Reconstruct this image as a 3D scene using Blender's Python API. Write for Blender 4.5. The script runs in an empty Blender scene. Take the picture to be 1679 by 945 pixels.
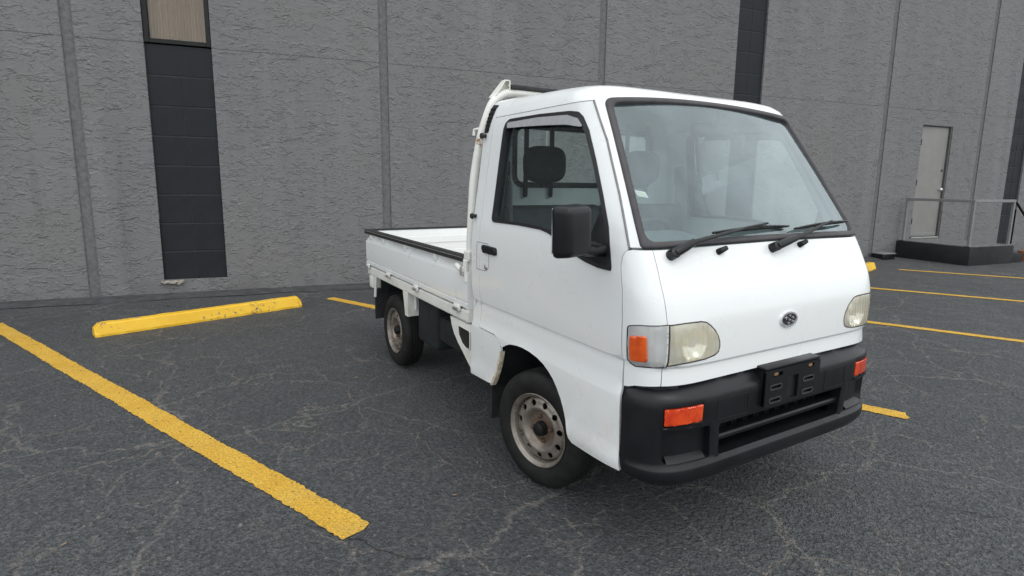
import bpy, bmesh, math, random
from mathutils import Vector, Matrix
from mathutils.geometry import delaunay_2d_cdt
R = math.radians
random.seed(7)
scene = bpy.context.scene
COL = scene.collection

# ------------------------------------------------------------------ camera
cam_data = bpy.data.cameras.new('camera')
cam = bpy.data.objects.new('camera', cam_data)
COL.objects.link(cam)
scene.camera = cam
_yaw, _pitch, _roll = 2.6091, 0.1591, 0.0117
_f = Vector((math.cos(_yaw)*math.cos(_pitch), math.sin(_yaw)*math.cos(_pitch), -math.sin(_pitch)))
_r0 = Vector((math.sin(_yaw), -math.cos(_yaw), 0))
_u0 = _r0.cross(_f)
_r = _r0*math.cos(_roll) + _u0*math.sin(_roll)
_u = _u0*math.cos(_roll) - _r0*math.sin(_roll)
cam.matrix_world = Matrix(((_r.x, _u.x, -_f.x, 1.9481), (_r.y, _u.y, -_f.y, -1.9448), (_r.z, _u.z, -_f.z, 1.3330), (0, 0, 0, 1)))
cam_data.sensor_fit = 'HORIZONTAL'
cam_data.sensor_width = 36.0
cam_data.lens = 916.33/1679*36.0
cam_data.shift_x = 0.0
cam_data.shift_y = -25.99/1679
cam_data.clip_start = 0.05
cam_data.clip_end = 2000

# ------------------------------------------------------------------ light
SUN_AZ, SUN_EL = 4.0, 56.0            # direction towards the sun, degrees (azimuth from +x to +y)
world = bpy.data.worlds.new('World')
scene.world = world
world.use_nodes = True
wn = world.node_tree.nodes; wl = world.node_tree.links
wn.clear()
w_out = wn.new('ShaderNodeOutputWorld'); w_bg = wn.new('ShaderNodeBackground')
sky = wn.new('ShaderNodeTexSky'); sky.sky_type = 'NISHITA'; sky.sun_disc = False
sky.sun_elevation = R(SUN_EL); sky.sun_rotation = R(90.0 - SUN_AZ)
sky.air_density = 1.0; sky.dust_density = 4.0; sky.ozone_density = 1.0
w_hs = wn.new('ShaderNodeHueSaturation'); w_hs.inputs['Saturation'].default_value = 0.22
w_tc = wn.new('ShaderNodeTexCoord'); w_no = wn.new('ShaderNodeTexNoise')
w_no.inputs['Scale'].default_value = 2.6; w_no.inputs['Detail'].default_value = 6; w_no.inputs['Roughness'].default_value = 0.55
w_rm = wn.new('ShaderNodeMapRange'); w_rm.inputs[1].default_value = 0.3; w_rm.inputs[2].default_value = 0.75
w_rm.inputs[3].default_value = 0.75; w_rm.inputs[4].default_value = 1.3
w_cl = wn.new('ShaderNodeMixRGB'); w_cl.inputs[0].default_value = 0.82; w_cl.inputs[2].default_value = (8.9, 9.35, 9.6, 1)
w_mu = wn.new('ShaderNodeVectorMath'); w_mu.operation = 'SCALE'
wl.new(sky.outputs[0], w_hs.inputs['Color']); wl.new(w_hs.outputs[0], w_cl.inputs[1])
wl.new(w_tc.outputs['Generated'], w_no.inputs['Vector']); wl.new(w_no.outputs['Fac'], w_rm.inputs[0])
wl.new(w_cl.outputs[0], w_mu.inputs[0]); wl.new(w_rm.outputs[0], w_mu.inputs['Scale'])
wl.new(w_mu.outputs[0], w_bg.inputs['Color'])
w_bg.inputs['Strength'].default_value = 0.145
wl.new(w_bg.outputs[0], w_out.inputs['Surface'])

sun_d = bpy.data.lights.new('sun', 'SUN'); sun_d.energy = 0.5; sun_d.angle = R(22); sun_d.color = (1.0, 0.97, 0.93)
sun = bpy.data.objects.new('sun', sun_d); COL.objects.link(sun)
_sd = Vector((math.cos(R(SUN_EL))*math.cos(R(SUN_AZ)), math.cos(R(SUN_EL))*math.sin(R(SUN_AZ)), math.sin(R(SUN_EL))))
sun.rotation_euler = _sd.to_track_quat('Z', 'Y').to_euler()
sun.location = (6, 3, 12)

scene.view_settings.view_transform = 'Standard'
scene.view_settings.look = 'None'
scene.view_settings.exposure = 0.22
scene.view_settings.gamma = 1.0
scene.view_settings.use_curve_mapping = False

# ------------------------------------------------------------------ material helpers
class NT:
    def __init__(s, name):
        s.m = bpy.data.materials.new(name); s.m.use_nodes = True
        s.t = s.m.node_tree; s.t.nodes.clear()
        s.out = s.t.nodes.new('ShaderNodeOutputMaterial')
    def n(s, typ, **kw):
        nd = s.t.nodes.new(typ)
        for k, v in kw.items():
            if hasattr(nd, k): setattr(nd, k, v)
        return nd
    def l(s, a, b): s.t.links.new(a, b)
    def val(s, sock, v):
        if hasattr(v, 'is_linked') or hasattr(v, 'node'): s.l(v, sock)
        else: sock.default_value = v
    def bsdf(s, **kw):
        b = s.n('ShaderNodeBsdfPrincipled')
        for k, v in kw.items(): s.val(b.inputs[k.replace('_', ' ')], v)
        return b
    def coord(s, scale=(1, 1, 1), kind='Object', rot=(0, 0, 0)):
        tc = s.n('ShaderNodeTexCoord'); mp = s.n('ShaderNodeMapping')
        mp.inputs['Scale'].default_value = scale; mp.inputs['Rotation'].default_value = rot
        s.l(tc.outputs[kind], mp.inputs['Vector']); return mp.outputs[0]
    def noise(s, vec, scale, detail=4, rough=.55, dist=0.0, out='Fac'):
        nd = s.n('ShaderNodeTexNoise'); s.l(vec, nd.inputs['Vector'])
        nd.inputs['Scale'].default_value = scale; nd.inputs['Detail'].default_value = detail
        nd.inputs['Roughness'].default_value = rough; nd.inputs['Distortion'].default_value = dist
        return nd.outputs[out]
    def voro(s, vec, scale, feature='F1', out='Distance', rnd=1.0):
        nd = s.n('ShaderNodeTexVoronoi'); nd.feature = feature; s.l(vec, nd.inputs['Vector'])
        nd.inputs['Scale'].default_value = scale
        if 'Randomness' in nd.inputs: nd.inputs['Randomness'].default_value = rnd
        return nd.outputs[out]
    def rng(s, v, a, b, c=0.0, d=1.0, smooth=True):
        nd = s.n('ShaderNodeMapRange'); nd.interpolation_type = 'SMOOTHSTEP' if smooth else 'LINEAR'
        s.l(v, nd.inputs[0])
        for i, x in zip((1, 2, 3, 4), (a, b, c, d)): nd.inputs[i].default_value = x
        return nd.outputs[0]
    def math(s, op, a, b=0.0):
        nd = s.n('ShaderNodeMath'); nd.operation = op
        s.val(nd.inputs[0], a); s.val(nd.inputs[1], b); return nd.outputs[0]
    def mix(s, fac, a, b):
        nd = s.n('ShaderNodeMixRGB'); s.val(nd.inputs[0], fac)
        for i, x in ((1, a), (2, b)):
            if isinstance(x, (tuple, list)): nd.inputs[i].default_value = (*x[:3], 1)
            else: s.l(x, nd.inputs[i])
        return nd.outputs[0]
    def bump(s, h, strength, dist, nrm=None):
        b = s.n('ShaderNodeBump'); b.inputs['Strength'].default_value = strength; b.inputs['Distance'].default_value = dist
        s.l(h, b.inputs['Height'])
        if nrm is not None: s.l(nrm, b.inputs['Normal'])
        return b.outputs[0]
    def warp(s, vec, scale, amt, detail=3):
        c = s.noise(vec, scale, detail, out='Color')
        sub = s.n('ShaderNodeVectorMath', operation='SUBTRACT'); s.l(c, sub.inputs[0]); sub.inputs[1].default_value = (.5, .5, .5)
        sc = s.n('ShaderNodeVectorMath', operation='SCALE'); s.l(sub.outputs[0], sc.inputs[0]); sc.inputs['Scale'].default_value = amt
        ad = s.n('ShaderNodeVectorMath', operation='ADD'); s.l(vec, ad.inputs[0]); s.l(sc.outputs[0], ad.inputs[1])
        return ad.outputs[0]
    def done(s, b):
        s.l(b.outputs[0], s.out.inputs['Surface']); return s.m

def simple(name, col, rough=.5, metal=0.0, coat=0.0, grain=.12, gscale=30, spec=.5, dirt=None, dscale=4, bump=0.0, bscale=200):
    t = NT(name); v = t.coord()
    f = t.noise(v, gscale, 5)
    c = t.mix(t.rng(f, .3, .7), tuple(x*(1-grain) for x in col), tuple(min(1, x*(1+grain)) for x in col))
    if dirt:
        d = t.rng(t.noise(v, dscale, 6, .62), .5, .72)
        c = t.mix(t.math('MULTIPLY', d, dirt[1]), c, dirt[0])
    r = t.rng(t.noise(v, gscale*.4, 4), .3, .7, rough*.88, min(1, rough*1.12))
    b = t.bsdf(Base_Color=c, Roughness=r, Metallic=metal)
    b.inputs['Specular IOR Level'].default_value = spec
    b.inputs['Coat Weight'].default_value = coat; b.inputs['Coat Roughness'].default_value = .08
    if bump: t.l(t.bump(t.noise(v, bscale, 3), bump, .002), b.inputs['Normal'])
    return t.done(b)

def glass(name, tint, refl=1.7, rough=0.0, haze=0.0, hazecol=(.6, .7, .68)):
    t = NT(name)
    tr = t.n('ShaderNodeBsdfTransparent'); tr.inputs[0].default_value = (*tint, 1)
    gl = t.n('ShaderNodeBsdfGlossy'); gl.inputs['Roughness'].default_value = rough; gl.inputs[0].default_value = (.92, .985, 1, 1)
    fr = t.n('ShaderNodeFresnel'); fr.inputs['IOR'].default_value = 1.5
    fac = t.math('MINIMUM', t.math('MULTIPLY', fr.outputs[0], refl), .97)
    base = tr.outputs[0]
    if haze:
        df = t.n('ShaderNodeBsdfDiffuse'); df.inputs[0].default_value = (*hazecol, 1)
        m0 = t.n('ShaderNodeMixShader')
        h = t.math('MULTIPLY', t.rng(t.noise(t.coord(), 5, 5, .6), .3, .75, .6, 1.3), haze)
        t.l(h, m0.inputs[0]); t.l(base, m0.inputs[1]); t.l(df.outputs[0], m0.inputs[2]); base = m0.outputs[0]
    mx = t.n('ShaderNodeMixShader'); t.l(fac, mx.inputs[0]); t.l(base, mx.inputs[1]); t.l(gl.outputs[0], mx.inputs[2])
    return t.done(mx)

M = {}
def white_paint():
    t = NT('white_paint'); v = t.coord()
    c = t.mix(t.rng(t.noise(v, 2, 2, .5), .3, .7), (.80, .81, .805), (.788, .797, .792))
    # road grime low down on the body (dirt with a height of its own)
    sx = t.n('ShaderNodeSeparateXYZ'); t.l(v, sx.inputs[0])
    low = t.rng(sx.outputs[2], .30, .62, 1, 0)
    g = t.math('MULTIPLY', low, t.rng(t.noise(v, 9, 6, .65), .38, .7))
    c = t.mix(t.math('MULTIPLY', g, .34), c, (.42, .38, .32))
    b = t.bsdf(Base_Color=c, Roughness=t.rng(t.noise(v, 7, 4), .3, .7, .26, .4))
    b.inputs['Coat Weight'].default_value = .5; b.inputs['Coat Roughness'].default_value = .07
    t.l(t.bump(t.noise(v, 1.6, 1), .04, .01), b.inputs['Normal'])
    return t.done(b)
M['white'] = white_paint()
def rusty_white():
    t = NT('rusty_white_paint'); v = t.coord()
    c = t.mix(t.rng(t.noise(v, 5, 6, .6), .35, .75), (.76, .76, .72), (.62, .61, .55))
    ru = t.rng(t.noise(v, 14, 8, .7), .60, .68)
    c = t.mix(ru, c, t.mix(t.noise(v, 60, 4), (.22, .09, .035), (.36, .17, .07)))
    b = t.bsdf(Base_Color=c, Roughness=.55)
    t.l(t.bump(t.noise(v, 40, 5), .25, .004), b.inputs['Normal'])
    return t.done(b)
M['rusty_white'] = rusty_white()
M['bed_white'] = simple('bed_white_paint', (.76, .755, .72), .42, coat=.1, grain=.05, gscale=6, dirt=((.45, .36, .25), .55), dscale=5)
M['edge_rust'] = simple('bare_rusty_edge', (.60, .55, .44), .75, grain=.2, gscale=40, dirt=((.30, .12, .045), .85), dscale=26, bump=.4)
M['nut'] = simple('rusty_dark_nut', (.12, .085, .065), .6, metal=.4, grain=.3, gscale=60)
M['black_plastic'] = simple('black_plastic', (.0075, .0082, .0098), .40, grain=.25, gscale=9, bump=.12, bscale=420, dirt=((.022, .022, .022), .4), dscale=3, spec=.36)
M['black_trim'] = simple('black_trim', (.014, .014, .016), .38, grain=.2)
M['seal'] = simple('grey_black_rubber_seal', (.045, .04, .043), .55, grain=.2, gscale=14)
M['rubber'] = simple('black_rubber', (.018, .018, .019), .7, grain=.25)
M['tyre'] = simple('tyre_rubber', (.011, .0108, .0105), .66, grain=.3, gscale=25, dirt=((.022, .021, .020), .5), dscale=9, spec=.3, bump=.2, bscale=150)
M['dark'] = simple('dark_underbody', (.009, .012, .013), .8, grain=.4, gscale=12)
M['gap'] = simple('dark_seam_lining', (.02, .019, .02), .8)
M['liner'] = simple('cab_lining', (.52, .565, .57), .6, grain=.06, gscale=10)
M['cabin_white'] = simple('cabin_painted_steel', (.68, .71, .69), .42, grain=.05, gscale=8)
M['vinyl'] = simple('dark_grey_vinyl', (.035, .042, .044), .55, grain=.15, gscale=40, bump=.15)
M['headrest'] = simple('black_headrest_cloth', (.016, .017, .018), .75, grain=.2, gscale=80, bump=.2)
M['dash'] = simple('grey_dashboard_plastic', (.20, .235, .24), .5, grain=.1)
M['belt'] = simple('grey_webbing', (.20, .20, .205), .7, grain=.2, gscale=120)
M['chrome'] = simple('chrome', (.80, .81, .83), .22, metal=.75, grain=.03)
M['steel'] = simple('zinc_steel', (.5, .49, .46), .4, metal=.8, grain=.15, dirt=((.25, .14, .07), .6), dscale=30)
M['bronze'] = simple('bronze_clip', (.42, .24, .12), .4, metal=.7)
M['wood_bolt'] = M['bronze']
M['orange'] = None
def lamp_plastic(name, c1, c2, flute=0, alpha=0.0):
    t = NT(name); v = t.coord()
    c = t.mix(t.rng(t.noise(v, 14, 4), .3, .7), c1, c2)
    b = t.bsdf(Base_Color=c, Roughness=.16)
    b.inputs['Coat Weight'].default_value = .6; b.inputs['Coat Roughness'].default_value = .04
    b.inputs['Subsurface Weight'].default_value = .25; b.inputs['Subsurface Radius'].default_value = (.02, .008, .003)
    b.inputs['Subsurface Scale'].default_value = .4
    if flute:
        w = t.n('ShaderNodeTexWave'); w.bands_direction = 'Y'; t.l(v, w.inputs['Vector']); w.inputs['Scale'].default_value = flute
        t.l(t.bump(w.outputs['Fac'], .40, .004), b.inputs['Normal'])
    if alpha:
        tr = t.n('ShaderNodeBsdfTransparent'); tr.inputs[0].default_value = (*[min(1, x*1.6) for x in c1], 1)
        mx = t.n('ShaderNodeMixShader'); mx.inputs[0].default_value = 1-alpha
        t.l(tr.outputs[0], mx.inputs[1]); t.l(b.outputs[0], mx.inputs[2])
        t.l(mx.outputs[0], t.out.inputs['Surface']); return t.m
    return t.done(b)
M['orange'] = lamp_plastic('amber_lens', (.62, .075, .010), (.82, .14, .016), 30)
M['red_amber'] = lamp_plastic('red_amber_lens', (.56, .035, .008), (.80, .085, .012), 36)
M['clear_lens'] = lamp_plastic('clear_grey_lens', (.62, .63, .63), (.72, .73, .73), 18, alpha=.40)
M['yellow_lens'] = lamp_plastic('yellowed_headlight_lens', (.86, .79, .60), (.90, .86, .72), 15, alpha=.50)
M['reflector'] = simple('lamp_reflector', (.85, .84, .80), .25, metal=1.0, grain=.05)
M['bowl'] = simple('lamp_bowl_silver', (.80, .80, .76), .35, metal=.25, grain=.05)
M['windshield'] = glass('windshield_glass', (.83, .945, .95), 2.0, haze=.085, hazecol=(.62, .83, .90))  # haze mixes a dusty film with a painted pale veil of reflected sky
M['side_glass'] = glass('side_glass', (.84, .92, .90), 1.35)
M['win_glass'] = glass('window_glass', (.95, .89, .82), .9)
M['visor'] = simple('smoked_visor', (.40, .40, .42), .3, grain=.05, coat=.4)
M['paper'] = simple('paper_label', (.82, .80, .74), .6, grain=.03)
M['paper_print'] = simple('label_print', (.55, .42, .25), .6)
def rim_paint():
    t = NT('rim_paint'); v = t.coord()
    ln = t.n('ShaderNodeVectorMath', operation='LENGTH'); sx = t.n('ShaderNodeVectorMath', operation='MULTIPLY'); t.l(v, sx.inputs[0]); sx.inputs[1].default_value = (1, 0, 1); t.l(sx.outputs[0], ln.inputs[0])
    rad = ln.outputs['Value']
    c = t.mix(t.rng(t.noise(v, 18, 6, .6), .3, .7), (.32, .29, .255), (.20, .172, .148))
    ru = t.math('MULTIPLY', t.rng(rad, .050, .098, 1, 0), t.rng(t.noise(v, 30, 6, .65), .22, .5))
    c = t.mix(t.math('MULTIPLY', ru, .8), c, (.15, .09, .06))
    sp = t.rng(t.noise(v, 32, 7, .72), .56, .66); c = t.mix(t.math('MULTIPLY', sp, .7), c, (.13, .07, .04))
    return t.done(t.bsdf(Base_Color=c, Roughness=.42, Metallic=.55))
M['rim'] = rim_paint()

# ------------------------------------------------------------------ setting materials
def stucco():
    t = NT('grey_painted_stucco'); v = t.coord((1, 1, 1))
    vs = t.coord((1.0, 1.0, 2.0))
    # trowel smears: each is a slow rise with a sharp lower edge, broken up by masks
    def smear(sc, wsc, wam, k, off):
        mp = t.n('ShaderNodeVectorMath', operation='ADD'); t.l(vs, mp.inputs[0]); mp.inputs[1].default_value = (off, off*.7, off*1.3)
        n = t.noise(t.warp(mp.outputs[0], wsc, wam, 2), sc, 2, .5)
        f = t.math('FRACT', t.math('MULTIPLY', n, k))
        return t.math('MULTIPLY', t.rng(f, .66, .96), t.rng(f, .955, 1.0, 1, 0))
    m1 = t.rng(t.noise(vs, 3.4, 4, .6), .44, .60); m2 = t.rng(t.noise(vs, 4.6, 4, .6, .6), .44, .60); m3 = t.rng(t.noise(vs, 5.0, 4, .6, 1.5), .44, .60)
    a1 = t.math('MULTIPLY', smear(3.6, 3.0, .22, 6, 0.0), m1); a2 = t.math('MULTIPLY', smear(5.6, 4.5, .17, 6, 7.3), m2); a3 = t.math('MULTIPLY', smear(9.0, 7, .12, 5, 3.1), m3)
    h = t.math('ADD', a1, t.math('ADD', t.math('MULTIPLY', a2, .9), t.math('MULTIPLY', a3, .55)))
    base = t.noise(vs, 6, 4, .55)
    hh = t.math('ADD', t.math('MULTIPLY', h, .95), t.math('MULTIPLY', base, .42))
    hh = t.math('ADD', hh, t.math('MULTIPLY', t.noise(v, 90, 3), .10))
    vv = t.coord((1, 1, .06)); st = t.noise(vv, 3.2, 3, .6)
    c = t.mix(t.rng(st, .3, .7), (.162, .161, .165), (.192, .189, .191))
    c = t.mix(t.rng(t.noise(v, .8, 5, .6), .35, .7), c, (.178, .174, .173))
    zz = t.n('ShaderNodeSeparateXYZ'); t.l(v, zz.inputs[0])
    run = t.math('MULTIPLY', t.rng(t.noise(t.coord((1, 1, .05)), 5.5, 4, .65), .56, .72), t.rng(t.noise(v, .5, 3), .45, .65))
    c = t.mix(t.math('MULTIPLY', run, .30), c, (.10, .098, .10))
    foot = t.math('MULTIPLY', t.rng(zz.outputs[2], .0, .28, 1, 0), t.rng(t.noise(v, 4, 5, .65), .35, .65))
    c = t.mix(t.math('MULTIPLY', foot, .38), c, (.095, .09, .085))
    b = t.bsdf(Base_Color=c, Roughness=.72); b.inputs['Specular IOR Level'].default_value = .3
    t.l(t.bump(hh, .62, .0150), b.inputs['Normal'])
    return t.done(b)
M['stucco'] = stucco()
M['joint'] = simple('rough_joint_render', (.145, .143, .147), .85, grain=.16, gscale=24, bump=.7, bscale=38, spec=.2)
M['joint2'] = M['joint']
M['block'] = simple('charcoal_painted_block', (.0125, .0148, .0175), .66, grain=.18, gscale=7, bump=.35, bscale=70, dirt=((.019, .021, .024), .6), dscale=2, spec=.3)
M['mortar'] = simple('charcoal_painted_mortar', (.024, .027, .031), .75, grain=.2, gscale=18, bump=.5, bscale=90)
M['core'] = simple('wall_core_concrete', (.10, .10, .10), .9)
M['frame_dark'] = simple('dark_bronze_window_frame', (.009, .0088, .009), .5, grain=.15, spec=.3)
M['door_grey'] = simple('warm_grey_door_paint', (.215, .206, .198), .5, grain=.05, gscale=5, dirt=((.20, .19, .185), .6), dscale=2)
M['rail_grey'] = simple('grey_rail_paint', (.20, .20, .20), .5, grain=.12)
M['reveal_shade'] = simple('door_reveal_shade', (.075, .073, .072), .6)  # frame colour darkened to paint the shadow in the door reveal
M['plat_dark'] = simple('black_painted_concrete', (.0095, .010, .0115), .8, grain=.3, gscale=6, bump=.3, bscale=60)
M['plat_top'] = simple('worn_grey_concrete', (.13, .13, .13), .85, grain=.25, gscale=9, bump=.3, bscale=60)
M['stone'] = simple('broken_stucco_stone', (.32, .29, .25), .9, grain=.3)
M['pebble'] = simple('pale_gravel', (.16, .155, .15), .9, grain=.5, gscale=8)
M['leaf'] = simple('dry_leaf', (.20, .14, .085), .8, grain=.4, gscale=6)
M['clay'] = simple('rusty_orange_clay', (.30, .11, .05), .8, grain=.2)
def curtain_mat():
    t = NT('beige_curtain'); v = t.coord((1, 1, .06))
    c = t.mix(t.rng(t.noise(v, 14, 2, .5), .3, .7), (.33, .275, .222), (.40, .34, .28))
    return t.done(t.bsdf(Base_Color=c, Roughness=.9))
M['curtain'] = curtain_mat()

def asphalt():
    t = NT('weathered_asphalt'); v = t.coord()
    g1 = t.voro(v, 95, out='Color'); sep = t.n('ShaderNodeSeparateColor'); t.l(g1, sep.inputs[0])
    stone = sep.outputs[0]
    g2 = t.noise(v, 160, 3, .6)
    g4 = t.voro(v, 58, out='Color'); sp4 = t.n('ShaderNodeSeparateColor'); t.l(g4, sp4.inputs[0])
    big = t.noise(v, .55, 5, .55); mid = t.noise(v, 3.2, 6, .6)
    c = t.mix(t.rng(stone, 0, 1), (.042, .0445, .047), (.104, .109, .114))
    c = t.mix(t.math('MULTIPLY', t.rng(g2, .35, .75), .7), c, (.108, .113, .116))
    c = t.mix(t.math('MULTIPLY', t.rng(big, .38, .66), .55), c, (.054, .057, .061))
    c = t.mix(t.math('MULTIPLY', t.rng(mid, .48, .72), .15), c, (.095, .095, .097))
    pale = t.rng(sep.outputs[1], .965, .98); c = t.mix(t.math('MULTIPLY', pale, .6), c, (.17, .165, .16))
    c = t.mix(t.math('MULTIPLY', t.rng(sp4.outputs[0], .84, .92), .28), c, (.135, .138, .140)); c = t.mix(t.math('MULTIPLY', t.rng(sp4.outputs[1], .82, .92), .36), c, (.026, .027, .028))
    pit = t.rng(t.voro(v, 13), .02, .07, 1, 0); c = t.mix(t.math('MULTIPLY', pit, t.rng(t.noise(v, 4, 3), .5, .6)), c, (.010, .010, .011))
    # dusty crack veins
    def veins(sc, wsc, wam, w0, mlo, mhi, msc, off):
        ad = t.n('ShaderNodeVectorMath', operation='ADD'); t.l(v, ad.inputs[0]); ad.inputs[1].default_value = (off, off*1.7, 0)
        wv = t.warp(t.warp(t.warp(ad.outputs[0], wsc, wam, 4), 9, .05, 3), 40, .012, 2)
        d = t.voro(wv, sc, 'DISTANCE_TO_EDGE')
        k = t.rng(d, 0, w0, 1, 0)
        return t.math('MULTIPLY', k, t.rng(t.noise(ad.outputs[0], msc, 4, .6), mlo, mhi)), d
    k1, e1 = veins(1.7, 1.8, .40, .013, .36, .52, 1.1, 0); k2, e2 = veins(4.6, 3.6, .20, .026, .42, .56, 1.5, 4.2)
    brk = t.rng(t.noise(v, 34, 5, .72), .36, .54)
    k = t.math('MULTIPLY', t.math('MINIMUM', t.math('ADD', k1, t.math('MULTIPLY', k2, .55)), 1.0), brk)
    halo = t.math('MULTIPLY', t.rng(e1, 0, .10, 1, 0), t.rng(t.noise(v, 5, 5, .65), .48, .66))
    c = t.mix(t.math('MULTIPLY', halo, .07), c, (.15, .14, .135))
    cv = t.rng(t.noise(v, 55, 4, .7), .50, .70); c = t.mix(t.math('MULTIPLY', cv, .15), c, (.024, .025, .026))
    c = t.mix(t.math('MULTIPLY', k, .62), c, t.mix(t.noise(v, 12, 4), (.22, .19, .165), (.33, .295, .26)))
    wv3, _e = veins(.62, 1.2, .7, .010, .36, .54, .6, 17.0); c = t.mix(t.math('MULTIPLY', t.math('MULTIPLY', wv3, brk), .6), c, (.24, .22, .20))
    # tar-dark hairlines
    d2, _d = veins(.55, .9, .8, .004, .50, .62, .7, 9.0); c = t.mix(t.math('MULTIPLY', d2, .8), c, (.012, .012, .013))
    b = t.bsdf(Base_Color=c, Roughness=t.rng(mid, .3, .7, .62, .82)); b.inputs['Specular IOR Level'].default_value = .42
    hh = t.math('ADD', t.math('MULTIPLY', t.voro(v, 95), .7), t.math('MULTIPLY', g2, .5))
    hh = t.math('SUBTRACT', hh, t.math('MULTIPLY', t.rng(t.noise(v, 48, 3, .65), .42, .68), 1.0))
    hh = t.math('SUBTRACT', hh, t.math('MULTIPLY', k, .5))
    nb = t.bump(t.noise(v, 14, 4), .25, .02)
    t.l(t.bump(hh, .95, .010, nb), b.inputs['Normal'])
    return t.done(b)
M['asphalt'] = asphalt()
M['apron'] = simple('old_asphalt_patch', (.050, .050, .053), .85, grain=.3, gscale=10, dirt=((.085, .083, .08), .6), dscale=3, bump=.6, bscale=110)
def paint_line():
    t = NT('worn_yellow_line_paint'); v = t.coord(kind='Object')
    c = t.mix(t.rng(t.noise(v, 6, 5, .6), .3, .7), (.70, .39, .035), (.78, .47, .06))
    d = t.rng(t.noise(v, 34, 6, .7), .55, .70); c = t.mix(t.math('MULTIPLY', d, .55), c, (.34, .22, .06))
    d2 = t.rng(t.voro(v, 95), .30, .55); c = t.mix(t.math('MULTIPLY', d2, .5), c, (.36, .22, .05))
    c = t.mix(t.math('MULTIPLY', t.rng(t.noise(v, 2.5, 5, .65), .5, .7), .35), c, (.42, .30, .10))
    b = t.bsdf(Base_Color=c, Roughness=.7); b.inputs['Specular IOR Level'].default_value = .3
    t.l(t.bump(t.math('ADD', t.math('MULTIPLY', t.voro(v, 95), .8), t.noise(v, 60, 4)), .7, .006), b.inputs['Normal'])
    tr = t.n('ShaderNodeBsdfTransparent'); mx = t.n('ShaderNodeMixShader')
    hole = t.math('MAXIMUM', t.rng(t.noise(v, 60, 5, .75), .60, .66), t.rng(t.noise(v, 7, 7, .78), .62, .68))
    t.l(hole, mx.inputs[0]); t.l(b.outputs[0], mx.inputs[1]); t.l(tr.outputs[0], mx.inputs[2])
    return t.done(mx)
M['line'] = paint_line()
def stop_paint():
    t = NT('chipped_yellow_concrete_paint'); v = t.coord()
    c = t.mix(t.rng(t.noise(v, 5, 5), .3, .7), (.76, .43, .015), (.82, .50, .03))
    chip = t.math('MULTIPLY', t.rng(t.noise(v, 22, 6, .7), .56, .60), t.rng(t.noise(v, 3.2, 3, .6), .50, .60)); c = t.mix(chip, c, t.mix(t.noise(v, 50, 3), (.06, .042, .03), (.22, .19, .155)))
    dst = t.rng(t.noise(v, 40, 5, .7), .6, .7); c = t.mix(t.math('MULTIPLY', dst, .35), c, (.35, .22, .06))
    b = t.bsdf(Base_Color=c, Roughness=.55)
    t.l(t.bump(t.math('SUBTRACT', t.noise(v, 70, 4), chip), .3, .006), b.inputs['Normal'])
    return t.done(b)
M['stop'] = stop_paint()

# ------------------------------------------------------------------ object helpers
def props(o, label=None, cat=None, group=None, kind=None):
    for k, x in (('label', label), ('category', cat), ('group', group), ('kind', kind)):
        if x: o[k] = x
    return o
def empty(name, label=None, cat=None, group=None, kind=None, parent=None, mat=None):
    o = bpy.data.objects.new(name, None); COL.objects.link(o); o.empty_display_size = .2
    if parent: o.parent = parent
    if mat is not None: o.matrix_world = mat
    return props(o, label, cat, group, kind)

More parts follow.
